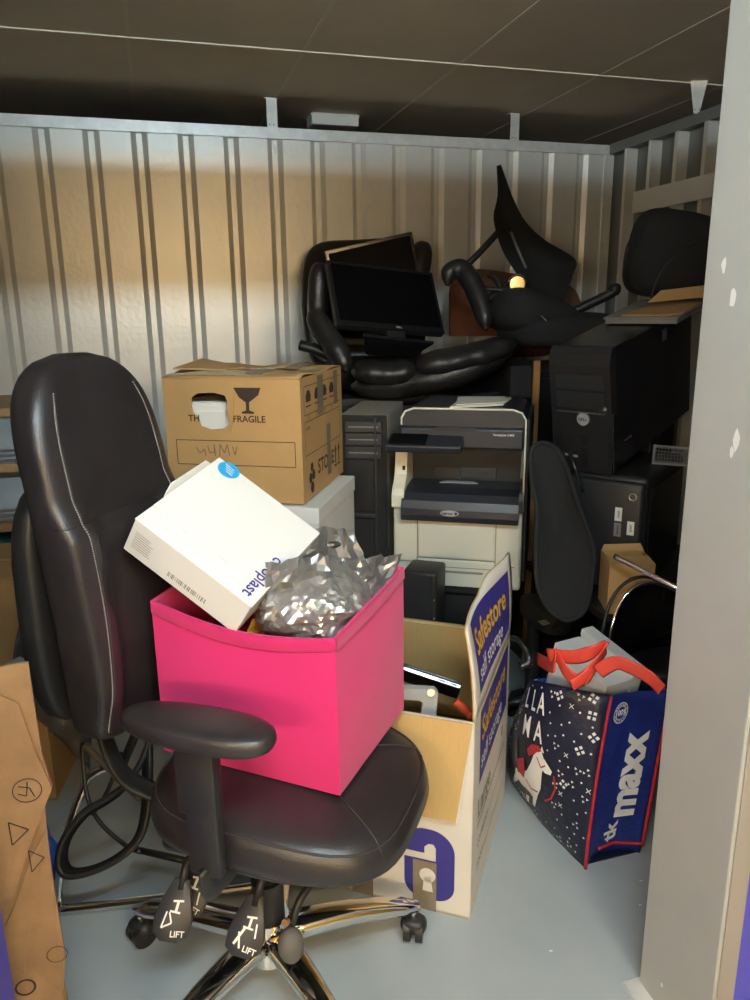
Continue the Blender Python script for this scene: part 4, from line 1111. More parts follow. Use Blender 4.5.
cb2 = thing('steel_cupboard', 'black steel cupboard under the upturned mesh chair in the corner', 'cupboard', mtx=Matrix.Translation((1.43, 2.84, 0)))
obj('body', boxb((0, 0, 0), (0.78, 0.60, 1.14), 0.003), 'plastic', cb2)
obj('top', boxb((-0.008, -0.008, 1.14), (0.788, 0.608, 1.16), 0.003), 'plastic', cb2)
for x0 in (0.006, 0.393):
    d_ = obj('door', boxb((x0, -0.016, 0.03), (x0+0.381, -0.001, 1.13), 0.002), 'plastic', cb2)
    obj('handle', boxb((x0+0.03, -0.026, 0.6), (x0+0.045, -0.016, 0.72), 0.002), 'greymetal', d_)

# ================================================================== LEATHER CHAIR ON THE CUPBOARD
ec = thing('leather_armchair', 'black padded leather armchair dumped on the black cupboard with two monitors on it', 'chair', mtx=Matrix.Translation((0.98, 3.0, 1.08)))
def E_(p): return Vector(p) - Vector((0.98, 3.0, 1.08))
rb = Matrix.Rotation(radians(-17), 3, 'X') @ Matrix.Rotation(radians(-9), 3, 'Z')
obj('backrest', cushion((-0.055, 0.41, 0.35), (0.275, 0.075, 0.30), 0.45, 0.55, 36, 20, rot=rb, warp=lambda v: Vector((v.x*(1-0.12*max(0, v.z)/0.3), v.y+0.05*(v.x/0.27)**2*-1, v.z))), 'leather2', ec, True)
obj('head_roll', cushion((0.18, 0.335, 0.475), (0.055, 0.06, 0.16), 0.7, 0.8, 20, 14, rot=Matrix.Rotation(radians(14), 3, 'Y')), 'leather2', ec, True)
obj('side_roll', cushion((-0.30, 0.19, 0.40), (0.045, 0.05, 0.13), 0.7, 0.8, 20, 14, rot=Matrix.Rotation(radians(4), 3, 'Y')), 'leather2', ec, True)
obj('seat_cushion', cushion((0.02, 0.12, 0.075), (0.30, 0.24, 0.068), 0.5, 0.5, 36, 14), 'leather2', ec, True)
def roll(pts, rad, flat, seed):
    pts = smoothpath([E_(p) for p in pts], 8); n = len(pts)
    rr = []
    for i in range(n):
        t = i/(n-1)
        rr.append(rad*max(0.25, (1-(abs(2*t-1))**5))*(1+0.10*noise.noise(Vector((t*7, seed, 0)))))
    bm = bmesh.new(); tube(bm, pts, rr, 16, False, flat)
    for v in bm.verts:
        v.co += Vector((0, 0, 0.006*noise.noise(v.co*14+Vector((seed, 0, 0)))))
    return bm
obj('leg_pad', roll([P(352, 387, 2.93), P(395, 384, 2.90), P(450, 374, 2.84), P(512, 352, 2.85)], 0.068, (1.2, 0.85), 1.0), 'leather2', ec, True)
obj('leg_pad', roll([P(415, 366, 2.80), P(445, 362, 2.80), P(480, 354, 2.82), P(517, 342, 2.84)], 0.066, (1.2, 0.75), 5.0), 'leather2', ec, True)
obj('leg_pad', roll([P(352, 370, 2.86), P(372, 372, 2.85), P(395, 373, 2.84), P(420, 368, 2.84)], 0.058, (1.4, 0.8), 9.0), 'leather2', ec, True)
obj('armrest', roll([P(447, 285, 2.90), P(451, 271, 2.90), P(464, 272, 2.89), P(475, 290, 2.87), P(483, 312, 2.85), P(486, 330, 2.84)], 0.040, (0.95, 1.0), 3.0), 'leather2', ec, True)
obj('armrest', roll([P(312, 312, 2.86), P(318, 322, 2.84), P(330, 340, 2.82), P(340, 356, 2.80), P(347, 372, 2.79)], 0.042, (1.0, 1.1), 7.0), 'leather2', ec, True)
obj('arm_support', tub([E_(P(300, 345, 2.9)), E_(P(318, 350, 2.9)), E_(P(345, 362, 2.9))], 0.03, 10, False, (1.2, 0.7), 4), 'plastic', ec, True)
# monitors
mR = Matrix(((0.985, -0.171, 0.001), (0.144, 0.832, 0.536), (-0.092, -0.528, 0.845)))
def monitor(o, xd, yd, w, h, label, stand):
    t = thing('computer_monitor', label, 'monitor', mtx=frame(o, xd, yd))
    # local x width, y thickness (back), z up
    obj('casing', boxb((0, 0.006, 0), (w, 0.034, h), 0.006), 'plastic', t)
    fr = obj('bezel', boxb((0, 0, 0), (w, 0.0065, h), 0.002), 'satin', t)
    obj('screen', boxb((0.014, -0.0012, 0.026), (w-0.014, 0.0005, h-0.014)), 'screen', fr)
    if stand:
        decal('logo', [text2d('DELL', 0.012, (w*0.56, 0.012), 0, 0.03)], lambda u, v, q=0: Vector((u, -0.0005-q, v)), 'greylight', fr)
        obj('neck', boxb((w*0.46, 0.008, -0.075), (w*0.62, 0.03, 0.02), 0.003), 'plastic', t)
        obj('foot', prism([(w*0.14, -0.07), (w*0.80, -0.05), (w*0.74, 0.09), (w*0.3, 0.09)], 0.012, lambda u, v, q: Vector((u, v, -0.078+q+0.10*v))), 'satin', t)
    return t
monitor((0.688, 2.894, 1.361), mR.col[0], mR.col[1], 0.478, 0.295, 'black widescreen monitor on its stand leaning on the leather armchair', True)
o2 = P(341, 323, 3.24); x2 = (P(425, 303, 3.28)-o2)
monitor(o2, x2, FW*0.9+Vector((0, 0, 0.25)), 0.385, 0.302, 'tilted black monitor propped behind the widescreen monitor', False)

# ================================================================== UPTURNED MESH CHAIR + PLYWOOD CHAIR
FD = 2.98
mc = thing('mesh_office_chair', 'upturned black mesh office chair with pointed back on the corner cupboard', 'chair', mtx=Matrix.Translation((1.55, 3.0, 1.16)))
def MC(p): return Vector(p)-Vector((1.55, 3.0, 1.16))
prof_l = [(496.5, 166), (497.5, 195), (493.5, 215), (496, 232), (503, 252), (514, 270), (527, 290), (532, 305), (536, 325)]
prof_r = [(501, 164.5), (506.5, 180), (514, 200), (526, 222), (545, 240), (575, 259), (573, 275), (566, 295), (556, 325)]
rings = []
SPL = smoothpath([Vector((x, y, 0)) for x, y in prof_l], 4); SPR = smoothpath([Vector((x, y, 0)) for x, y in prof_r], 4)
for i in range(33):
    L = SPL[i].xy; R_ = SPR[i].xy
    ring = []
    nU = 12; wid = (R_-L).length/80.0
    for side, th in ((1, 0.0), (-1, 0.02)):
        for j in range(nU+1):
            u = j/nU if side == 1 else 1-j/nU
            q = L.lerp(R_, u)
            dd = FD + th + 0.13*wid*(1-(2*u-1)**2) - 0.10*(i/32)
            ring.append(MC(P(q.x, q.y, dd)))
    rings.append(ring)
obj('backrest', loft(bmesh.new(), rings), 'mesh', mc, 'auto')
bm = bmesh.new()
tube(bm, [MC(P(500+(x-500)*1.0, y, FD-0.012)) for x, y in ((511, 232), (518, 250), (526, 268))], 0.006, 8)
obj('back_slot', bm, 'greymetal', mc, True)
obj('back_strut', tub([MC(P(x, y, d)) for x, y, d in ((502, 228, 2.98), (482, 250, 2.96), (460, 272, 2.95))], 0.014, 8, False, None, 4), 'plastic', mc, True)
obj('back_yoke', tub([MC(P(x, y, d)) for x, y, d in ((468, 280, 2.95), (485, 288, 2.93), (510, 291, 2.91), (535, 300, 2.91))], 0.018, 8, False, (1, 0.5), 4), 'plastic', mc, True)
cc = MC(P(517.5, 284, 2.86)); dn = (CAM-P(517.5, 284, 2.86)).normalized()
bm = bmesh.new(); cyl(bm, cc+dn*-0.06, cc, 0.037, 24); cyl(bm, cc, cc+dn*0.012, 0.037, 24, 0.028)
obj('end_cap', bm, 'chrome', mc, 'auto', 'round chrome end cap')
obj('seat', cushion(MC(P(532, 318, 2.98)), (0.18, 0.17, 0.09), 0.6, 0.6, 28, 14, rot=Matrix.Rotation(radians(20), 3, 'Y')), 'fabric', mc, True)
obj('seat_shell', cushion(MC(P(560, 330, 3.0)), (0.24, 0.2, 0.07), 0.6, 0.7, 28, 14), 'fabric', mc, True)
am = obj('armrest', tub([MC(P(x, y, d)) for x, y, d in ((560, 318, 2.95), (585, 306, 2.92), (606, 296, 2.90), (616, 290, 2.89))], [0.026]*12+[0.03], 10, False, (1, 0.75), 4), 'plastic', mc, True)
obj('arm_tip', cushion(MC(P(615, 289, 2.885)), (0.022, 0.022, 0.022), 0.8, 0.8, 14, 10), 'plastic', am, True)
obj('armrest', tub([MC(P(x, y, d)) for x, y, d in ((490, 275, 2.97), (497, 280, 2.95), (500, 290, 2.94), (488, 300, 2.93))], 0.014, 8, False, None, 4), 'plastic', mc, True)
bm = bmesh.new(); cyl(bm, MC(P(541, 316, 2.80)), MC(P(549, 324, 2.80)), 0.004, 8)
obj('chrome_pin', bm, 'chrome', mc, 'auto')
pc = thing('plywood_chair', 'brown plywood shell chair wedged behind the upturned mesh chair', 'chair', mtx=Matrix.Translation((1.5, 3.3, 1.16)))
def PC(p): return Vector(p)-Vector((1.5, 3.3, 1.16))
us_ = [(450, 330, 294), (453, 330, 280), (462, 330, 272), (480, 330, 269), (505, 330, 272), (535, 332, 277), (560, 334, 282), (575, 334, 290), (581, 334, 303)]
rings = []
sp_ = smoothpath([Vector(q) for q in us_], 4)
for i, q in enumerate(sp_):
    t = i/(len(sp_)-1); d = 3.28 + 0.05*sin(pi*t)
    a = PC(P(q.x, q.z, d)); b = PC(P(q.x, q.y+6, d-0.03)); m_ = Vector((0, 0.014, 0))
    rings.append([a, b, b+m_, a+m_])
obj('back_shell', loft(bmesh.new(), rings), 'ply', pc, 'auto')
obj('seat_shell', cushion((0.12, 0.04, 0.06), (0.20, 0.13, 0.03), 0.4, 0.5, 24, 10), 'ply', pc, True)
for sx in (-0.05, 0.24):
    obj('frame_tube', tub([(sx, 0.09, 0.012), (sx, 0.11, 0.08), (sx, 0.10, 0.2)], 0.010, 8, False, None, 4), 'steel', pc, True)

# ================================================================== RIGHT SIDE STACK
dk = thing('low_desk', 'low black desk carrying the stacked tower computers', 'desk', mtx=Matrix.Translation((1.225, 1.80, 0)))
obj('top', boxb((0, 0, 0.505), (1.0, 0.52, 0.53), 0.003), 'plastic', dk)
for lx_, ly_ in ((0.03, 0.05), (0.93, 0.05), (0.03, 0.45), (0.93, 0.45)):
    obj('leg', boxb((lx_, ly_, 0), (lx_+0.04, ly_+0.04, 0.505)), 'plastic', dk)
obj('modesty_panel', boxb((0.075, 0.46, 0.1), (0.925, 0.475, 0.505)), 'plastic', dk)
dyaw = radians(-57); dx = Vector((cos(dyaw), sin(dyaw), 0)); dy = Vector((-sin(dyaw), cos(dyaw), 0))
# lower tower (case with silver power ring)
qx = Vector((cos(radians(-50)), sin(radians(-50)), 0)); qy = Vector((-qx.y, qx.x, 0))
corner = P(646, 481, 2.27)
QH = corner.z - 0.531
q0 = Vector((corner.x, corner.y, 0.531)) - qx*0.25
lt2 = thing('computer_tower', 'wide black computer tower with white stickers underneath the upper tower', 'computer', mtx=frame(q0, qx, qy))
QW, QD = 0.25, 0.52
bm = bmesh.new(); bx(bm, (QW/2, QD/2+0.02, QH/2), (QW, QD-0.04, QH), 0.018, 3)
obj('case', bm, 'plastic', lt2, 'auto')
fb = obj('front_bezel', boxb((0.004, 0.0, 0.01), (QW-0.004, 0.03, QH-0.012), 0.012, 3), 'plasticg', lt2, 'auto')
bm = bmesh.new(); tube(bm, [(QW-0.035+0.011*cos(2*pi*k/20), -0.001, QH-0.055+0.011*sin(2*pi*k/20)) for k in range(20)], 0.0022, 6, True)
obj('power_button', bm, 'steel', fb, True, 'silver power button ring')
obj('side_panel', boxb((QW+0.0005, 0.06, 0.02), (QW+0.006, QD-0.02, QH-0.04), 0.004), 'satin', lt2)
for k, (u, v, m_) in enumerate(((-0.075, -0.115, 'printwhite'), (-0.035, -0.155, 'printwhite'), (-0.075, -0.165, 'greyink'))):
    u += QW; v += QH
    s_ = decal('sticker', [rect2d(u-0.011, v-0.022, u+0.011, v+0.022)], lambda a, b, c=0: Vector((a, -0.0005-c, b)), m_, fb, 0.0006)
    decal('sticker_text', [text2d('battery' if k == 2 else 'PC-01'[:2] if False else 'asset', 0.011, (u, v), radians(90), 0.01)], lambda a, b, c=0: Vector((a, -0.0005-c, b)), 'black' if k < 2 else 'plastic', s_, 0.0012)
# upper tower
DW, DD_, DH = 0.20, 0.68, 0.395
ucorner = P(614, 468, 2.36)
u0 = Vector((ucorner.x, ucorner.y, 0.531+QH+0.001)) - dx*DW
TA = radians(11); dyt = dy*cos(TA)+Vector((0, 0, sin(TA))); UTM = frame(u0, dx, dyt); dzt = dx.cross(dyt)
ut = thing('computer_tower', 'tall black tower computer with round silver badge on top of the other tower', 'computer', mtx=UTM)
obj('case', boxb((0.004, 0.03, 0.0), (DW-0.004, DD_, DH), 0.004), 'satin', ut)
fbz = [(-0.012, 0.0), (0.03, 0.0), (0.03, DH+0.004), (0.008, DH+0.004), (-0.006, DH-0.015), (-0.014, DH-0.05), (-0.010, DH*0.5)]
ub = obj('front_bezel', prism(fbz, DW, lambda u, v, w: Vector((w, u, v))), 'plastic', ut)
ub2 = lambda u, v, w=0: Vector((u, -0.0135-w, v))
obj('drive_bay', boxb((0.02, -0.016, DH-0.125), (DW-0.02, -0.011, DH-0.075), 0.002), 'plasticg', ub)
obj('drive_bay', boxb((0.02, -0.016, DH-0.185), (DW-0.02, -0.010, DH-0.13), 0.002), 'plasticg', ub)
obj('silver_line', boxb((0.02, -0.0155, DH-0.198), (DW-0.02, -0.010, DH-0.195)), 'steel', ub)
bm = bmesh.new(); cyl(bm, (DW*0.55, -0.010, DH*0.45), (DW*0.55, -0.018, DH*0.45), 0.020, 24)
bd = obj('badge', bm, 'greylight', ub, 'auto', 'round silver badge')
decal('lettering', [text2d('DELL', 0.013, (DW*0.55, DH*0.45), 0, 0.02)], lambda u, v, w=0: Vector((u, -0.018-w, v)), 'black', bd, 0.0006)
bm = bmesh.new()
for x in (0.83, 0.90): cyl(bm, (DW*x, -0.010, DH*0.545), (DW*x, -0.0155, DH*0.545), 0.006, 10)
obj('front_jacks', bm, 'greylight', ub, 'auto')
bm = bmesh.new()
for k in range(12): bx(bm, (DW*0.55, -0.012, 0.02+0.010*k), (0.022, 0.006, 0.004))
for k in range(12): bx(bm, (DW-0.008, -0.012, 0.03+0.010*k), (0.008, 0.006, 0.004))
obj('vent_grille', bm, 'black', ub)
bm = bmesh.new(); bx(bm, (0.05, -0.0115, 0.052), (0.016, 0.004, 0.008), 0.001); bx(bm, (0.078, -0.0115, 0.05), (0.016, 0.004, 0.008), 0.001)
obj('usb_ports', bm, 'greylight', ub)
obj('corner_guard', boxb((DW-0.012, -0.004, 0.0), (DW+0.004, 0.028, DH*0.5), 0.003), 'satin', ub)
Su = lambda u, v, w=0: Vector((DW-0.004+w, u, v))
decal('side_label', [rect2d(0.40, DH-0.07, 0.44, DH-0.03)], Su, 'greymetal', ut, 0.001)
decal('side_text', [text2d('PowerEdge', 0.012, (0.12, 0.08), 0, 0.0)], Su, 'greyink', ut, 0.001)
def ZPx(px, py, z):
    d = FW*FPX + RT*(px-375) - UP*(py-500); return CAM + d*((z-CAM_H)/d.z)
# wire mesh tray on lower tower
wtM = frame(q0 + qx*(QW-0.03) + qy*0.30 + Vector((0, 0, QH+0.001)), qy, -qx)
wt = thing('wire_mesh_tray', 'black wire mesh letter tray on the lower tower beside the upper tower', 'tray', mtx=frame(Vector((ZPx(653, 464, 0.531+QH).x, ZPx(653, 464, 0.531+QH).y, 0.5315+QH)), Vector((RT.x, RT.y, 0))*0.85-Vector((FW.x, FW.y, 0))*0.5, Vector((FW.x, FW.y, 0))))
bm = bmesh.new(); bx(bm, (0.15, 0.0, 0.004), (0.30, 0.004, 0.008)); bx(bm, (0.15, 0.0, 0.062), (0.30, 0.005, 0.006)); bx(bm, (0.0, 0.0, 0.033), (0.006, 0.005, 0.066)); bx(bm, (0.30, 0.0, 0.033), (0.006, 0.005, 0.066))
obj('rim', bm, 'greymetal', wt)
bm = bmesh.new()
for k in range(30): bx(bm, (0.01*k+0.005, 0.0, 0.033), (0.0016, 0.0016, 0.056))
for k in range(5): bx(bm, (0.15, 0.0, 0.012+0.011*k), (0.296, 0.0016, 0.0016))
o = obj('mesh_side', bm, 'greymetal', wt); o['kind'] = 'stuff'
obj('tray_floor', boxb((0.0, 0.003, 0.0), (0.30, 0.05, 0.003)), 'greymetal', wt)
# flat box, torn card and cushion on the upper tower
fbx = thing('flat_grey_box', 'flat grey board box on top of the upper tower', 'box', mtx=frame(u0 + dx*(0.03) + dyt*0.33 + dzt*(DH+0.0045), dx, dyt))
wg = thing('black_power_box', 'small black power box wedged under the rear of the upper tower', 'box', mtx=frame(u0+dx*0.02+dy*0.40, dx, dy))
obj('body', boxb((0, 0, 0), (0.14, 0.10, 0.072), 0.005), 'plastic', wg); obj('socket', boxb((0.03, -0.003, 0.02), (0.11, 0.0, 0.05), 0.001), 'satin', wg)
obj('body', boxb((0, 0, 0), (0.24, 0.30, 0.014), 0.002), 'greycard', fbx)
obj('lid', boxb((-0.004, -0.004, 0.015), (0.244, 0.304, 0.022), 0.001), 'greycard', fbx)
obj('torn_edge', prism([(0.05, 0.0), (0.20, -0.005), (0.24, 0.03), (0.24, 0.2), (0.1, 0.2)], 0.004, lambda u, v, w: Vector((u, v+0.02, 0.0225+w))), 'card', fbx)
tcz = 0
cu_ = thing('chair_cushion', 'rounded black chair back lying on the flat grey box by the side wall', 'chair part', mtx=frame(P(676, 304, 2.58), RT, Vector((FW.x, FW.y, 0.12))))
def cw(v):
    return Vector((v.x*(1-0.10*max(0, v.z)/0.15), v.y, v.z + 0.03*(v.x/0.2)*-1*max(0, v.z)/0.15))
obj('pad', cushion((0.015, 0.10, 0.160), (0.165, 0.11, 0.140), 0.55, 0.7, 36, 18, warp=cw), 'fabric', cu_, True)
obj('back_shell', cushion((-0.05, 0.12, 0.125), (0.10, 0.10, 0.110), 0.6, 0.7, 28, 16), 'plastic', cu_, True)
obj('piping', tub([(-0.09, 0.0, 0.02), (-0.06, -0.003, 0.12), (0.02, -0.008, 0.19), (0.10, -0.006, 0.20), (0.17, 0.0, 0.15)], 0.004, 6, False, None, 6), 'plastic', cu_, True)
obj('card_flap', prism([(-0.115, 0.010), (-0.075, 0.050), (0.16, 0.077), (0.16, 0.037), (0.02, 0.023)], 0.004, lambda u, v, w: Vector((u, -0.045-w, v))), 'card', cu_, False, 'strip of brown cardboard')

# mesh task chair standing between the printer and the desk
tk = thing('mesh_task_chair', 'black mesh task chair standing between printer and low desk', 'chair', mtx=Matrix.Translation((1.12, 2.06, 0)))
def TK(p): return Vector(p)-Vector((1.12, 2.06, 0))
ol = [(531, 452), (541, 443), (556, 449), (566, 466), (575, 494), (588, 530), (594, 556), (590, 590), (583, 612), (566, 620), (548, 608), (538, 585), (536, 550), (537, 510), (532, 480)]
ol = [Vector((x, y)) for x, y in ol]; ctr = sum(ol, Vector((0, 0)))/len(ol)
sm_ = smoothpath([Vector((q.x, q.y, 0)) for q in ol], 4, True)
rings = []
for sc, dd in ((0.02, 0.05), (0.5, 0.04), (0.85, 0.012), (1.0, 0.0), (1.0, 0.016), (0.85, 0.03), (0.5, 0.058), (0.02, 0.068)):
    rings.append([TK(P(ctr.x+(q.x-ctr.x)*sc, ctr.y+(q.y-ctr.y)*sc, 2.12+dd-0.0007*(q.y-ctr.y)*0)) for q in sm_])
obj('backrest', loft(bmesh.new(), rings), 'mesh', tk, 'auto')
obj('back_frame', tub([TK(P(q.x, q.y, 2.122)) for q in sm_], 0.007, 8, True), 'mesh', tk, True)
bm = bmesh.new(); tube(bm, [TK(P(x, y, 2.105)) for x, y in ((569, 452), (576, 470), (583, 492))], 0.005, 8)
obj('back_clip', bm, 'satin', tk, True)
obj('seat', cushion((0.05, 0.0, 0.44), (0.055, 0.12, 0.04), 0.5, 0.6, 28, 10), 'fabric', tk, True)
obj('back_stem', tub([(0.02, 0.03, 0.42), (0.03, -0.10, 0.44), (0.03, -0.14, 0.52), (0.04, -0.14, 0.62)], 0.02, 8, False, (1, 0.5), 4), 'plastic', tk, True)
bm = bmesh.new(); cyl(bm, (0.02, 0.02, 0.08), (0.02, 0.02, 0.42), 0.022, 14)
obj('gas_lift', bm, 'plastic', tk, 'auto')
for k in range(5):
    a = radians(236)+2*pi*k/5; Rr = 0.12
    obj('leg', tub([(0.02, 0.02, 0.12), (0.02+0.5*Rr*cos(a), 0.02+0.5*Rr*sin(a), 0.115), (0.02+Rr*cos(a), 0.02+Rr*sin(a), 0.075)], [0.024]*5+[0.02]*3+[0.016], 8, False, (1, 0.7), 4), 'plastic', tk, True)
    caster(tk, 0.02+Rr*cos(a), 0.02+Rr*sin(a), a+0.5)

obj('arm_loop', tub([TK(P(x, y, d)) for x, y, d in ((512, 638, 2.10), (518, 640, 2.08), (526, 650, 2.06), (529, 662, 2.05), (520, 667, 2.05))], [0.008]*10+[0.013]*7, 10, False, None, 4), 'satin', tk, True)
# small carton on desk
scM = frame(Vector((1.234, 1.812, 0.5305)), (0.93, -0.36, 0), (0.36, 0.93, 0))
sc_ = thing('small_carton', 'small open brown carton on the low desk below the stickered tower', 'box', mtx=scM)
obj('front_panel', boxb((0, 0, 0), (0.13, 0.004, 0.155)), 'card', sc_)
obj('side_panel', boxb((0.126, 0.004, 0), (0.13, 0.13, 0.155)), 'card', sc_)
obj('side_panel', boxb((0, 0.004, 0), (0.004, 0.13, 0.155)), 'card', sc_)
obj('rear_panel', boxb((0.004, 0.126, 0), (0.126, 0.13, 0.155)), 'card', sc_)
obj('base', boxb((0.004, 0.004, 0), (0.126, 0.126, 0.004)), 'card', sc_)
obj('flap', prism([(0.0, 0), (0.13, 0), (0.12, 0.025), (0.01, 0.02)], 0.003, plane_map((0, 0.13, 0.155), (1, 0, 0), (0, 0.5, 0.85))), 'card', sc_)
obj('flap', prism([(0.0, 0), (0.13, 0), (0.12, 0.05), (0.01, 0.04)], 0.003, plane_map((0.0, 0.0, 0.155), (1, 0, 0), (0, 0.9, 0.2))), 'card', sc_)

# curved shell chair with chrome rim beside the bag
sc2 = thing('shell_chair', 'black shell chair with a bright chrome rim behind the llama bag', 'chair', mtx=Matrix.Translation((1.32, 1.68, 0)))
def S2(p): return Vector(p)-Vector((1.32, 1.68, 0))
rim = [(609, 648), (611, 632), (617, 610), (628, 593), (643, 584), (660, 584), (682, 594), (715, 615)]
rimp = smoothpath([Vector((x, y, 0)) for x, y in rim], 5)
rings = []
for i, q in enumerate(rimp):
    t = i/(len(rimp)-1)
    a = S2(P(q.x, q.y, 2.13)); b = a + Vector((0.09, 0.03, 0)); 
    rings.append(a)
bmx = bmesh.new()
cen = S2(P(672, 650, 2.17))
R0 = [bmx.verts.new(p) for p in rings]
R1 = [bmx.verts.new(p.lerp(cen, 0.45)+Vector((0.0, 0.045, 0.0))) for p in rings]
R2 = [bmx.verts.new(p.lerp(cen, 0.95)+Vector((0.0, 0.07, 0.0))) for p in rings]
for A, B in ((R0, R1), (R1, R2)):
    for i in range(len(A)-1): bmx.faces.new((A[i], A[i+1], B[i+1], B[i]))
bmesh.ops.solidify(bmx, geom=list(bmx.faces), thickness=0.012)
obj('back_shell', bmx, 'leather2', sc2, True)
obj('chrome_rim', tub([p for p in rings], 0.0055, 8), 'chrome', sc2, True, 'chrome rim')
obj('outer_rim', tub([p+Vector((-0.012, 0.02, 0.012)) for p in rings], 0.005, 8), 'plastic', sc2, True)
obj('side_tube', tub([S2(P(x, y, d)) for x, y, d in ((614, 556, 2.12), (640, 569, 2.08), (665, 582, 2.04), (700, 598, 2.0))], 0.008, 8, False, None, 4), 'chrome', sc2, True)
obj('seat', cushion((0.06, 0.0, 0.40), (0.12, 0.09, 0.03), 0.5, 0.6, 28, 10), 'leather2', sc2, True)
for sx, sy in ((-0.035, -0.07), (0.16, -0.07), (-0.035, 0.07), (0.16, 0.07)):
    obj('leg', tub([(sx, sy, 0.0), (sx*0.95, sy*0.9, 0.2), (sx*0.9, sy*0.8, 0.39)], 0.010, 8), 'chrome', sc2, True)

# ================================================================== LEFT SIDE
sh = thing('shelf_unit', 'grey metal shelf unit with oak boards beside the back wall', 'shelf', mtx=Matrix.Translation((-1.05, 2.66, 0)))
for x in (0.0, 0.66):
    for y in (0.0, 0.36): obj('upright', boxb((x, y, 0), (x+0.03, y+0.03, 1.12)), 'greymetal', sh)
for z in (0.18, 0.50, 0.715, 0.915, 1.098): obj('shelf_board', boxb((-0.01, -0.02, z), (0.705, 0.41, z+0.028), 0.002), 'woodshelf', sh)
def drawer_box(x, y, z, w, d, h, label, bars=True):
    t = thing('clear_drawer', label, 'drawer', mtx=Matrix.Translation((x, y, z)))
    obj('front', boxb((0, 0, 0), (w, 0.003, h)), 'clear', t)
    obj('side', boxb((0, 0.003, 0), (0.003, d, h)), 'clear', t); obj('side', boxb((w-0.003, 0.003, 0), (w, d, h)), 'clear', t)
    obj('rear', boxb((0.003, d-0.003, 0), (w-0.003, d, h)), 'clear', t)
    obj('base', boxb((0.003, 0.003, 0), (w-0.003, d-0.003, 0.003)), 'greylight', t)
    if bars:
        for k in range(3): obj('silver_bar', boxb((0.01, -0.006, 0.006+0.016*k), (w-0.006, -0.001, 0.014+0.016*k), 0.001), 'steel', t)
    return t
drawer_box(-0.655, 2.66, 0.944, 0.24, 0.3, 0.145, 'clear plastic drawer with silver bars on the upper oak shelf')
drawer_box(-0.65, 2.66, 0.744, 0.24, 0.3, 0.15, 'clear plastic drawer with silver bars on the second oak shelf')
for x, z, lab in ((-0.52, 0.95, 'upper'), (-0.53, 0.75, 'second')):
    t = thing('paper_stack', 'pale paper packet inside the clear drawer on the %s oak shelf' % lab, 'paper', mtx=Matrix.Translation((x, 2.70, z-0.002)))
    obj('packet', boxb((0, 0, 0), (0.10, 0.2, 0.09), 0.003), 'white', t); obj('band', boxb((-0.001, 0.05, -0.0), (0.101, 0.08, 0.091)), 'greylight', t)
tl = thing('teal_crate', 'teal plastic crate on the lower oak shelf', 'crate', mtx=Matrix.Translation((-0.86, 2.655, 0.5285)))
obj('body', boxb((0, 0, 0), (0.46, 0.30, 0.15), 0.008), 'teal', tl); obj('rim', boxb((-0.006, -0.006, 0.135), (0.466, 0.306, 0.155), 0.003), 'teal', tl)
# brown carton on the floor at left
lcM = frame(Vector((-0.84, 2.24, 0)), (0.98, -0.18, 0), (0.18, 0.98, 0))
lc_ = thing('tall_carton', 'tall plain brown carton behind the leather chair below the shelf', 'box', mtx=lcM)
obj('body', boxb((0, 0, 0), (0.46, 0.36, 0.70), 0.003), 'card', lc_)
obj('flap', boxb((0.0, 0.005, 0.701), (0.46, 0.17, 0.706)), 'card', lc_)
obj('flap', boxb((0.0, 0.18, 0.701), (0.46, 0.355, 0.706)), 'card', lc_)
# bubble wrap sheet leaning on it
bw = thing('bubble_wrap', 'dusty bubble wrap sheet draped against the tall brown carton', 'packaging', mtx=Matrix())
G = [(18, 700, 2.05), (16, 660, 2.05), (24, 620, 2.06), (42, 597, 2.07), (70, 590, 2.08)]
G2 = [(90, 770, 2.03), (92, 740, 2.04), (95, 690, 2.05), (98, 640, 2.06), (100, 600, 2.07)]
bmx = bmesh.new(); rows = []
for a, b in zip(smoothpath([Vector(q) for q in G], 4), smoothpath([Vector(q) for q in G2], 4)):
    rows.append([bmx.verts.new(P(*(a.lerp(b, k/12))) + Vector((0, -0.02*noise.noise(Vector((k*0.6, a.y*0.03, 2))), 0))) for k in range(13)])
for i in range(len(rows)-1):
    for k in range(12): bmx.faces.new((rows[i][k], rows[i+1][k], rows[i+1][k+1], rows[i][k+1]))
bmesh.ops.solidify(bmx, geom=list(bmx.faces), thickness=0.004)
obj('sheet', bmx, 'bubble', bw, True)
obj('rolled_edge', tub([P(*q) for q in G], 0.008, 8, False, None, 4), 'bubble', bw, True)

# mesh visitor chair behind the leather chair: chrome sled frame and slack net
vc = thing('visitor_chair', 'black mesh visitor chair with chrome sled frame behind the leather chair', 'chair', mtx=Matrix.Translation((-0.15, 1.72, 0)))
def VC(p): return Vector(p)-Vector((-0.15, 1.72, 0))
def ZP(px, py, z):
    d = FW*FPX + RT*(px-375) - UP*(py-500); return CAM + d*((z-CAM_H)/d.z)
obj('sled_tube', tub([VC(ZP(52, 911, 0.014)), VC(ZP(150, 900, 0.014)), VC(ZP(230, 889, 0.014)), VC(ZP(300, 880, 0.014))], 0.0125, 10, False, None, 4), 'chrome', vc, True)
obj('frame_tube', tub([VC(ZP(58, 906, 0.016)), VC(P(64, 846, 1.80)), VC(P(85, 785, 1.80)), VC(P(94, 773, 1.80)), VC(P(112, 768, 1.81)), VC(P(134, 780, 1.83))], 0.011, 10, False, None, 5), 'chrome', vc, True)
olp = [(58, 862), (64, 838), (84, 812), (104, 800), (128, 782), (146, 752), (149, 735), (150, 770), (148, 810), (140, 838), (120, 858), (92, 872), (66, 876)]
sm2 = smoothpath([Vector((x, y, 0)) for x, y in olp], 4, True)
ctr = Vector((108, 832, 0))
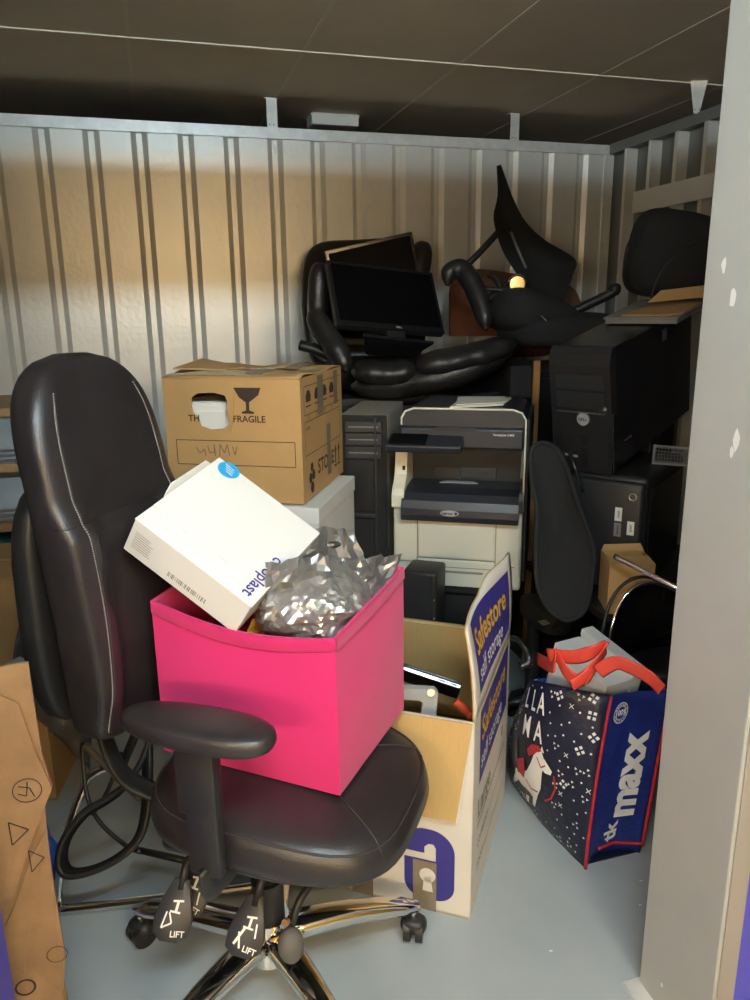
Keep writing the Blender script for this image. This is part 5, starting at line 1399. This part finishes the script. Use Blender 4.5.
ND = lambda q: 1.71 - (q.y-800)*0.0004
o = obj('seat_rim', tub([VC(P(q.x, q.y, ND(q))) for q in sm2], 0.0075, 8, True), 'plastic', vc, True)
bmx = bmesh.new()
rr = [[bmx.verts.new(VC(P(ctr.x+(q.x-ctr.x)*s, ctr.y+(q.y-ctr.y)*s, ND(q)+0.03*(1-s)))) for q in sm2] for s in (1.0, 0.9, 0.8)]
for A, B in zip(rr, rr[1:]):
    for i in range(len(A)): bmx.faces.new((A[i], A[(i+1) % len(A)], B[(i+1) % len(A)], B[i]))
bmesh.ops.solidify(bmx, geom=list(bmx.faces), thickness=0.002)
obj('net_border', bmx, 'mesh', vc, True)
obj('cord', tub([VC(P(x, y, d)) for x, y, d in ((82, 742, 1.80), (86, 790, 1.78), (98, 820, 1.76), (125, 845, 1.73), (140, 852, 1.70))], 0.005, 8, False, None, 5), 'plastic', vc, True)
obj('cord', tub([VC(P(x, y, d)) for x, y, d in ((85, 745, 1.79), (105, 765, 1.77), (125, 785, 1.75), (140, 798, 1.72))], 0.008, 8, False, None, 5), 'bulb', vc, True)
obj('cord', tub([VC(P(x, y, d)) for x, y, d in ((122, 752, 1.80), (108, 790, 1.78), (92, 815, 1.77))], 0.005, 8, False, None, 5), 'plastic', vc, True)
obj('back_net', cushion(VC(P(146, 668, 1.84)), (0.015, 0.04, 0.16), 0.6, 0.6, 20, 14), 'mesh', vc, True)
obj('back_post', tub([VC(P(120, 770, 1.84)), VC(P(135, 735, 1.84)), VC(P(146, 700, 1.85))], 0.012, 8, False, None, 4), 'plastic', vc, True)
obj('cross_bar', tub([VC(ZP(130, 848, 0.15)), VC(ZP(200, 864, 0.15))], 0.008, 8), 'plastic', vc, True)


# cardboard at the left doorway
cbm = thing('flattened_carton', 'worn brown flattened carton standing inside the left door jamb', 'cardboard', mtx=Matrix.Translation((-0.24, 1.2, 0)))
def LC(p): return Vector(p)-Vector((-0.24, 1.2, 0))
def YP(px, py, y):
    d = FW*FPX + RT*(px-375) - UP*(py-500); return CAM + d*(y/d.y)
edge = [(29, 660), (34, 694), (43, 752), (53, 784), (45, 802), (49, 850), (54, 892), (65, 964), (62, 1000)]
pts = [YP(x, y, 1.20+0.0*y) for x, y in edge]
pl = [(p.x, p.z) for p in pts]; zb = 0.0
pl = pl + [(pl[-1][0]-0.005, 0.15), (pl[-1][0]-0.008, 0.0), (-0.62, 0.0), (-0.62, 0.87)]
fpn = obj('front_panel', prism(pl, 0.006, lambda u, v, w: Vector((u+0.24, w+0.012*sin(v*6), v))), 'cardgrey', cbm)
obj('rear_panel', prism([(-0.60, 0.0), (-0.25, 0.0), (-0.262, 0.80), (-0.60, 0.82)], 0.006, lambda u, v, w: Vector((u+0.24, 0.045+w, v))), 'cardgrey', cbm)
obj('side_fold', prism([(0.0, 0.0), (0.045, 0.0), (0.045, 0.78), (0.0, 0.84)], 0.005, lambda u, v, w: Vector((-0.33+w, u+0.004, v))), 'cardgrey', cbm)
fold = [YP(x, y, 1.19) for x, y in ((53, 784), (45, 804), (28, 850), (12, 905), (0, 940), (-40, 960), (-40, 700), (0, 690), (20, 700), (36, 745))]
obj('torn_flap', prism([(p.x, p.z) for p in fold], 0.004, lambda u, v, w: Vector((u+0.24, -0.010-w+0.012*sin(v*6), v))), 'cardgrey', fpn)
fold2 = [YP(x, y, 1.19) for x, y in ((46, 830), (38, 880), (28, 940), (20, 1000), (-60, 1040), (-60, 960), (-5, 950), (14, 910), (30, 860))]
obj('torn_flap', prism([(p.x, p.z) for p in fold2], 0.003, lambda u, v, w: Vector((u+0.24, -0.005-w+0.012*sin(v*6), v))), 'cardgrey', fpn)
SLc = lambda u, v, w=0: Vector((u+0.24, -0.0145+0.012*sin(v*6)-w, v))
def pxz(x, y): q = YP(x, y, 1.185); return (q.x, q.z)
c0 = pxz(28, 787); mk = [ring2d(c0, 0.021, 0.0225, 24)] + lines2d([(c0[0]-0.012, c0[1]+0.01), (c0[0]+0.004, c0[1]+0.004), (c0[0]+0.010, c0[1]-0.014)], 0.0018) + lines2d([(c0[0]-0.014, c0[1]-0.004), (c0[0]-0.002, c0[1]-0.010), (c0[0]+0.002, c0[1]+0.016)], 0.0018)
for cx_, cy_ in ((20, 829),):
    c1 = pxz(cx_, cy_); it = lines2d([(c1[0]-0.014, c1[1]+0.02), (c1[0]-0.014, c1[1]-0.025), (c1[0]+0.014, c1[1]+0.0), (c1[0]-0.014, c1[1]+0.02)], 0.002)
decal('handling_mark', it, SLc, 'carddark', fpn, 0.0008); decal('handling_mark', mk, SLc, 'carddark', fpn, 0.0008)
c1 = pxz(36, 861); tri_ = lines2d([(c1[0]-0.010, c1[1]+0.02), (c1[0]-0.010, c1[1]-0.025), (c1[0]+0.012, c1[1]+0.0), (c1[0]-0.010, c1[1]+0.02)], 0.002)
for it in (tri_, [ring2d(pxz(56, 962), 0.016, 0.0175, 20)], [ring2d(pxz(24, 996), 0.014, 0.0175, 20)]):
  decal('handling_mark', it, lambda u, v, w=0: Vector((u+0.24, -0.0085+0.012*sin(v*6)-w, v)), 'carddark', fpn, 0.0008)
# blue bottle-like item on the floor
bi = thing('blue_spray_bottle', 'small blue plastic bottle lying on the floor behind the flattened carton', 'bottle', mtx=frame(ZP(55, 872, 0.022), RT, Vector((0, 0, 1))))
obj('bottle', tub([(-0.01, 0.10, 0), (0, 0.07, 0), (0.0, 0.03, 0), (0.0, -0.01, 0)], [0.012, 0.018, 0.02, 0.018], 12), 'bluepl', bi, True)
obj('cap', tub([(-0.012, 0.105, 0), (-0.016, 0.14, 0)], 0.011, 12), 'bluepl', bi, True)

# ================================================================== SCUFFS
def XP(px, py, x):
    d = FW*FPX + RT*(px-375) - UP*(py-500); return CAM + d*(x/d.x)
for px, py, a, b in ((724, 265, 0.006, 0.014), (733, 298, 0.009, 0.018), (737, 440, 0.008, 0.02), (732, 452, 0.005, 0.012), (662, 985, 0.004, 0.006)):
    c = XP(px, py, JX1)
    pts = [(c.y + a*(0.6+0.5*RNG.random())*cos(2*pi*k/9), c.z + b*(0.6+0.5*RNG.random())*sin(2*pi*k/9)) for k in range(9)]
    decal('scuff_mark', [poly2d(pts)], lambda u, v, w=0: Vector((JX1-w, u, v)), 'printwhite', post, 0.0006)
for px, py in ((551, 951), (641, 881), (640, 905)):
    c = ZP(px, py, 0)
    pts = [(c.x + 0.006*(0.5+0.6*RNG.random())*cos(2*pi*k/7), c.y + 0.003*(0.5+0.6*RNG.random())*sin(2*pi*k/7)) for k in range(7)]
    decal('paint_fleck', [poly2d(pts)], lambda u, v, w=0: Vector((u, v, w)), 'printwhite', bpy.data.objects['floor'], 0.0008)
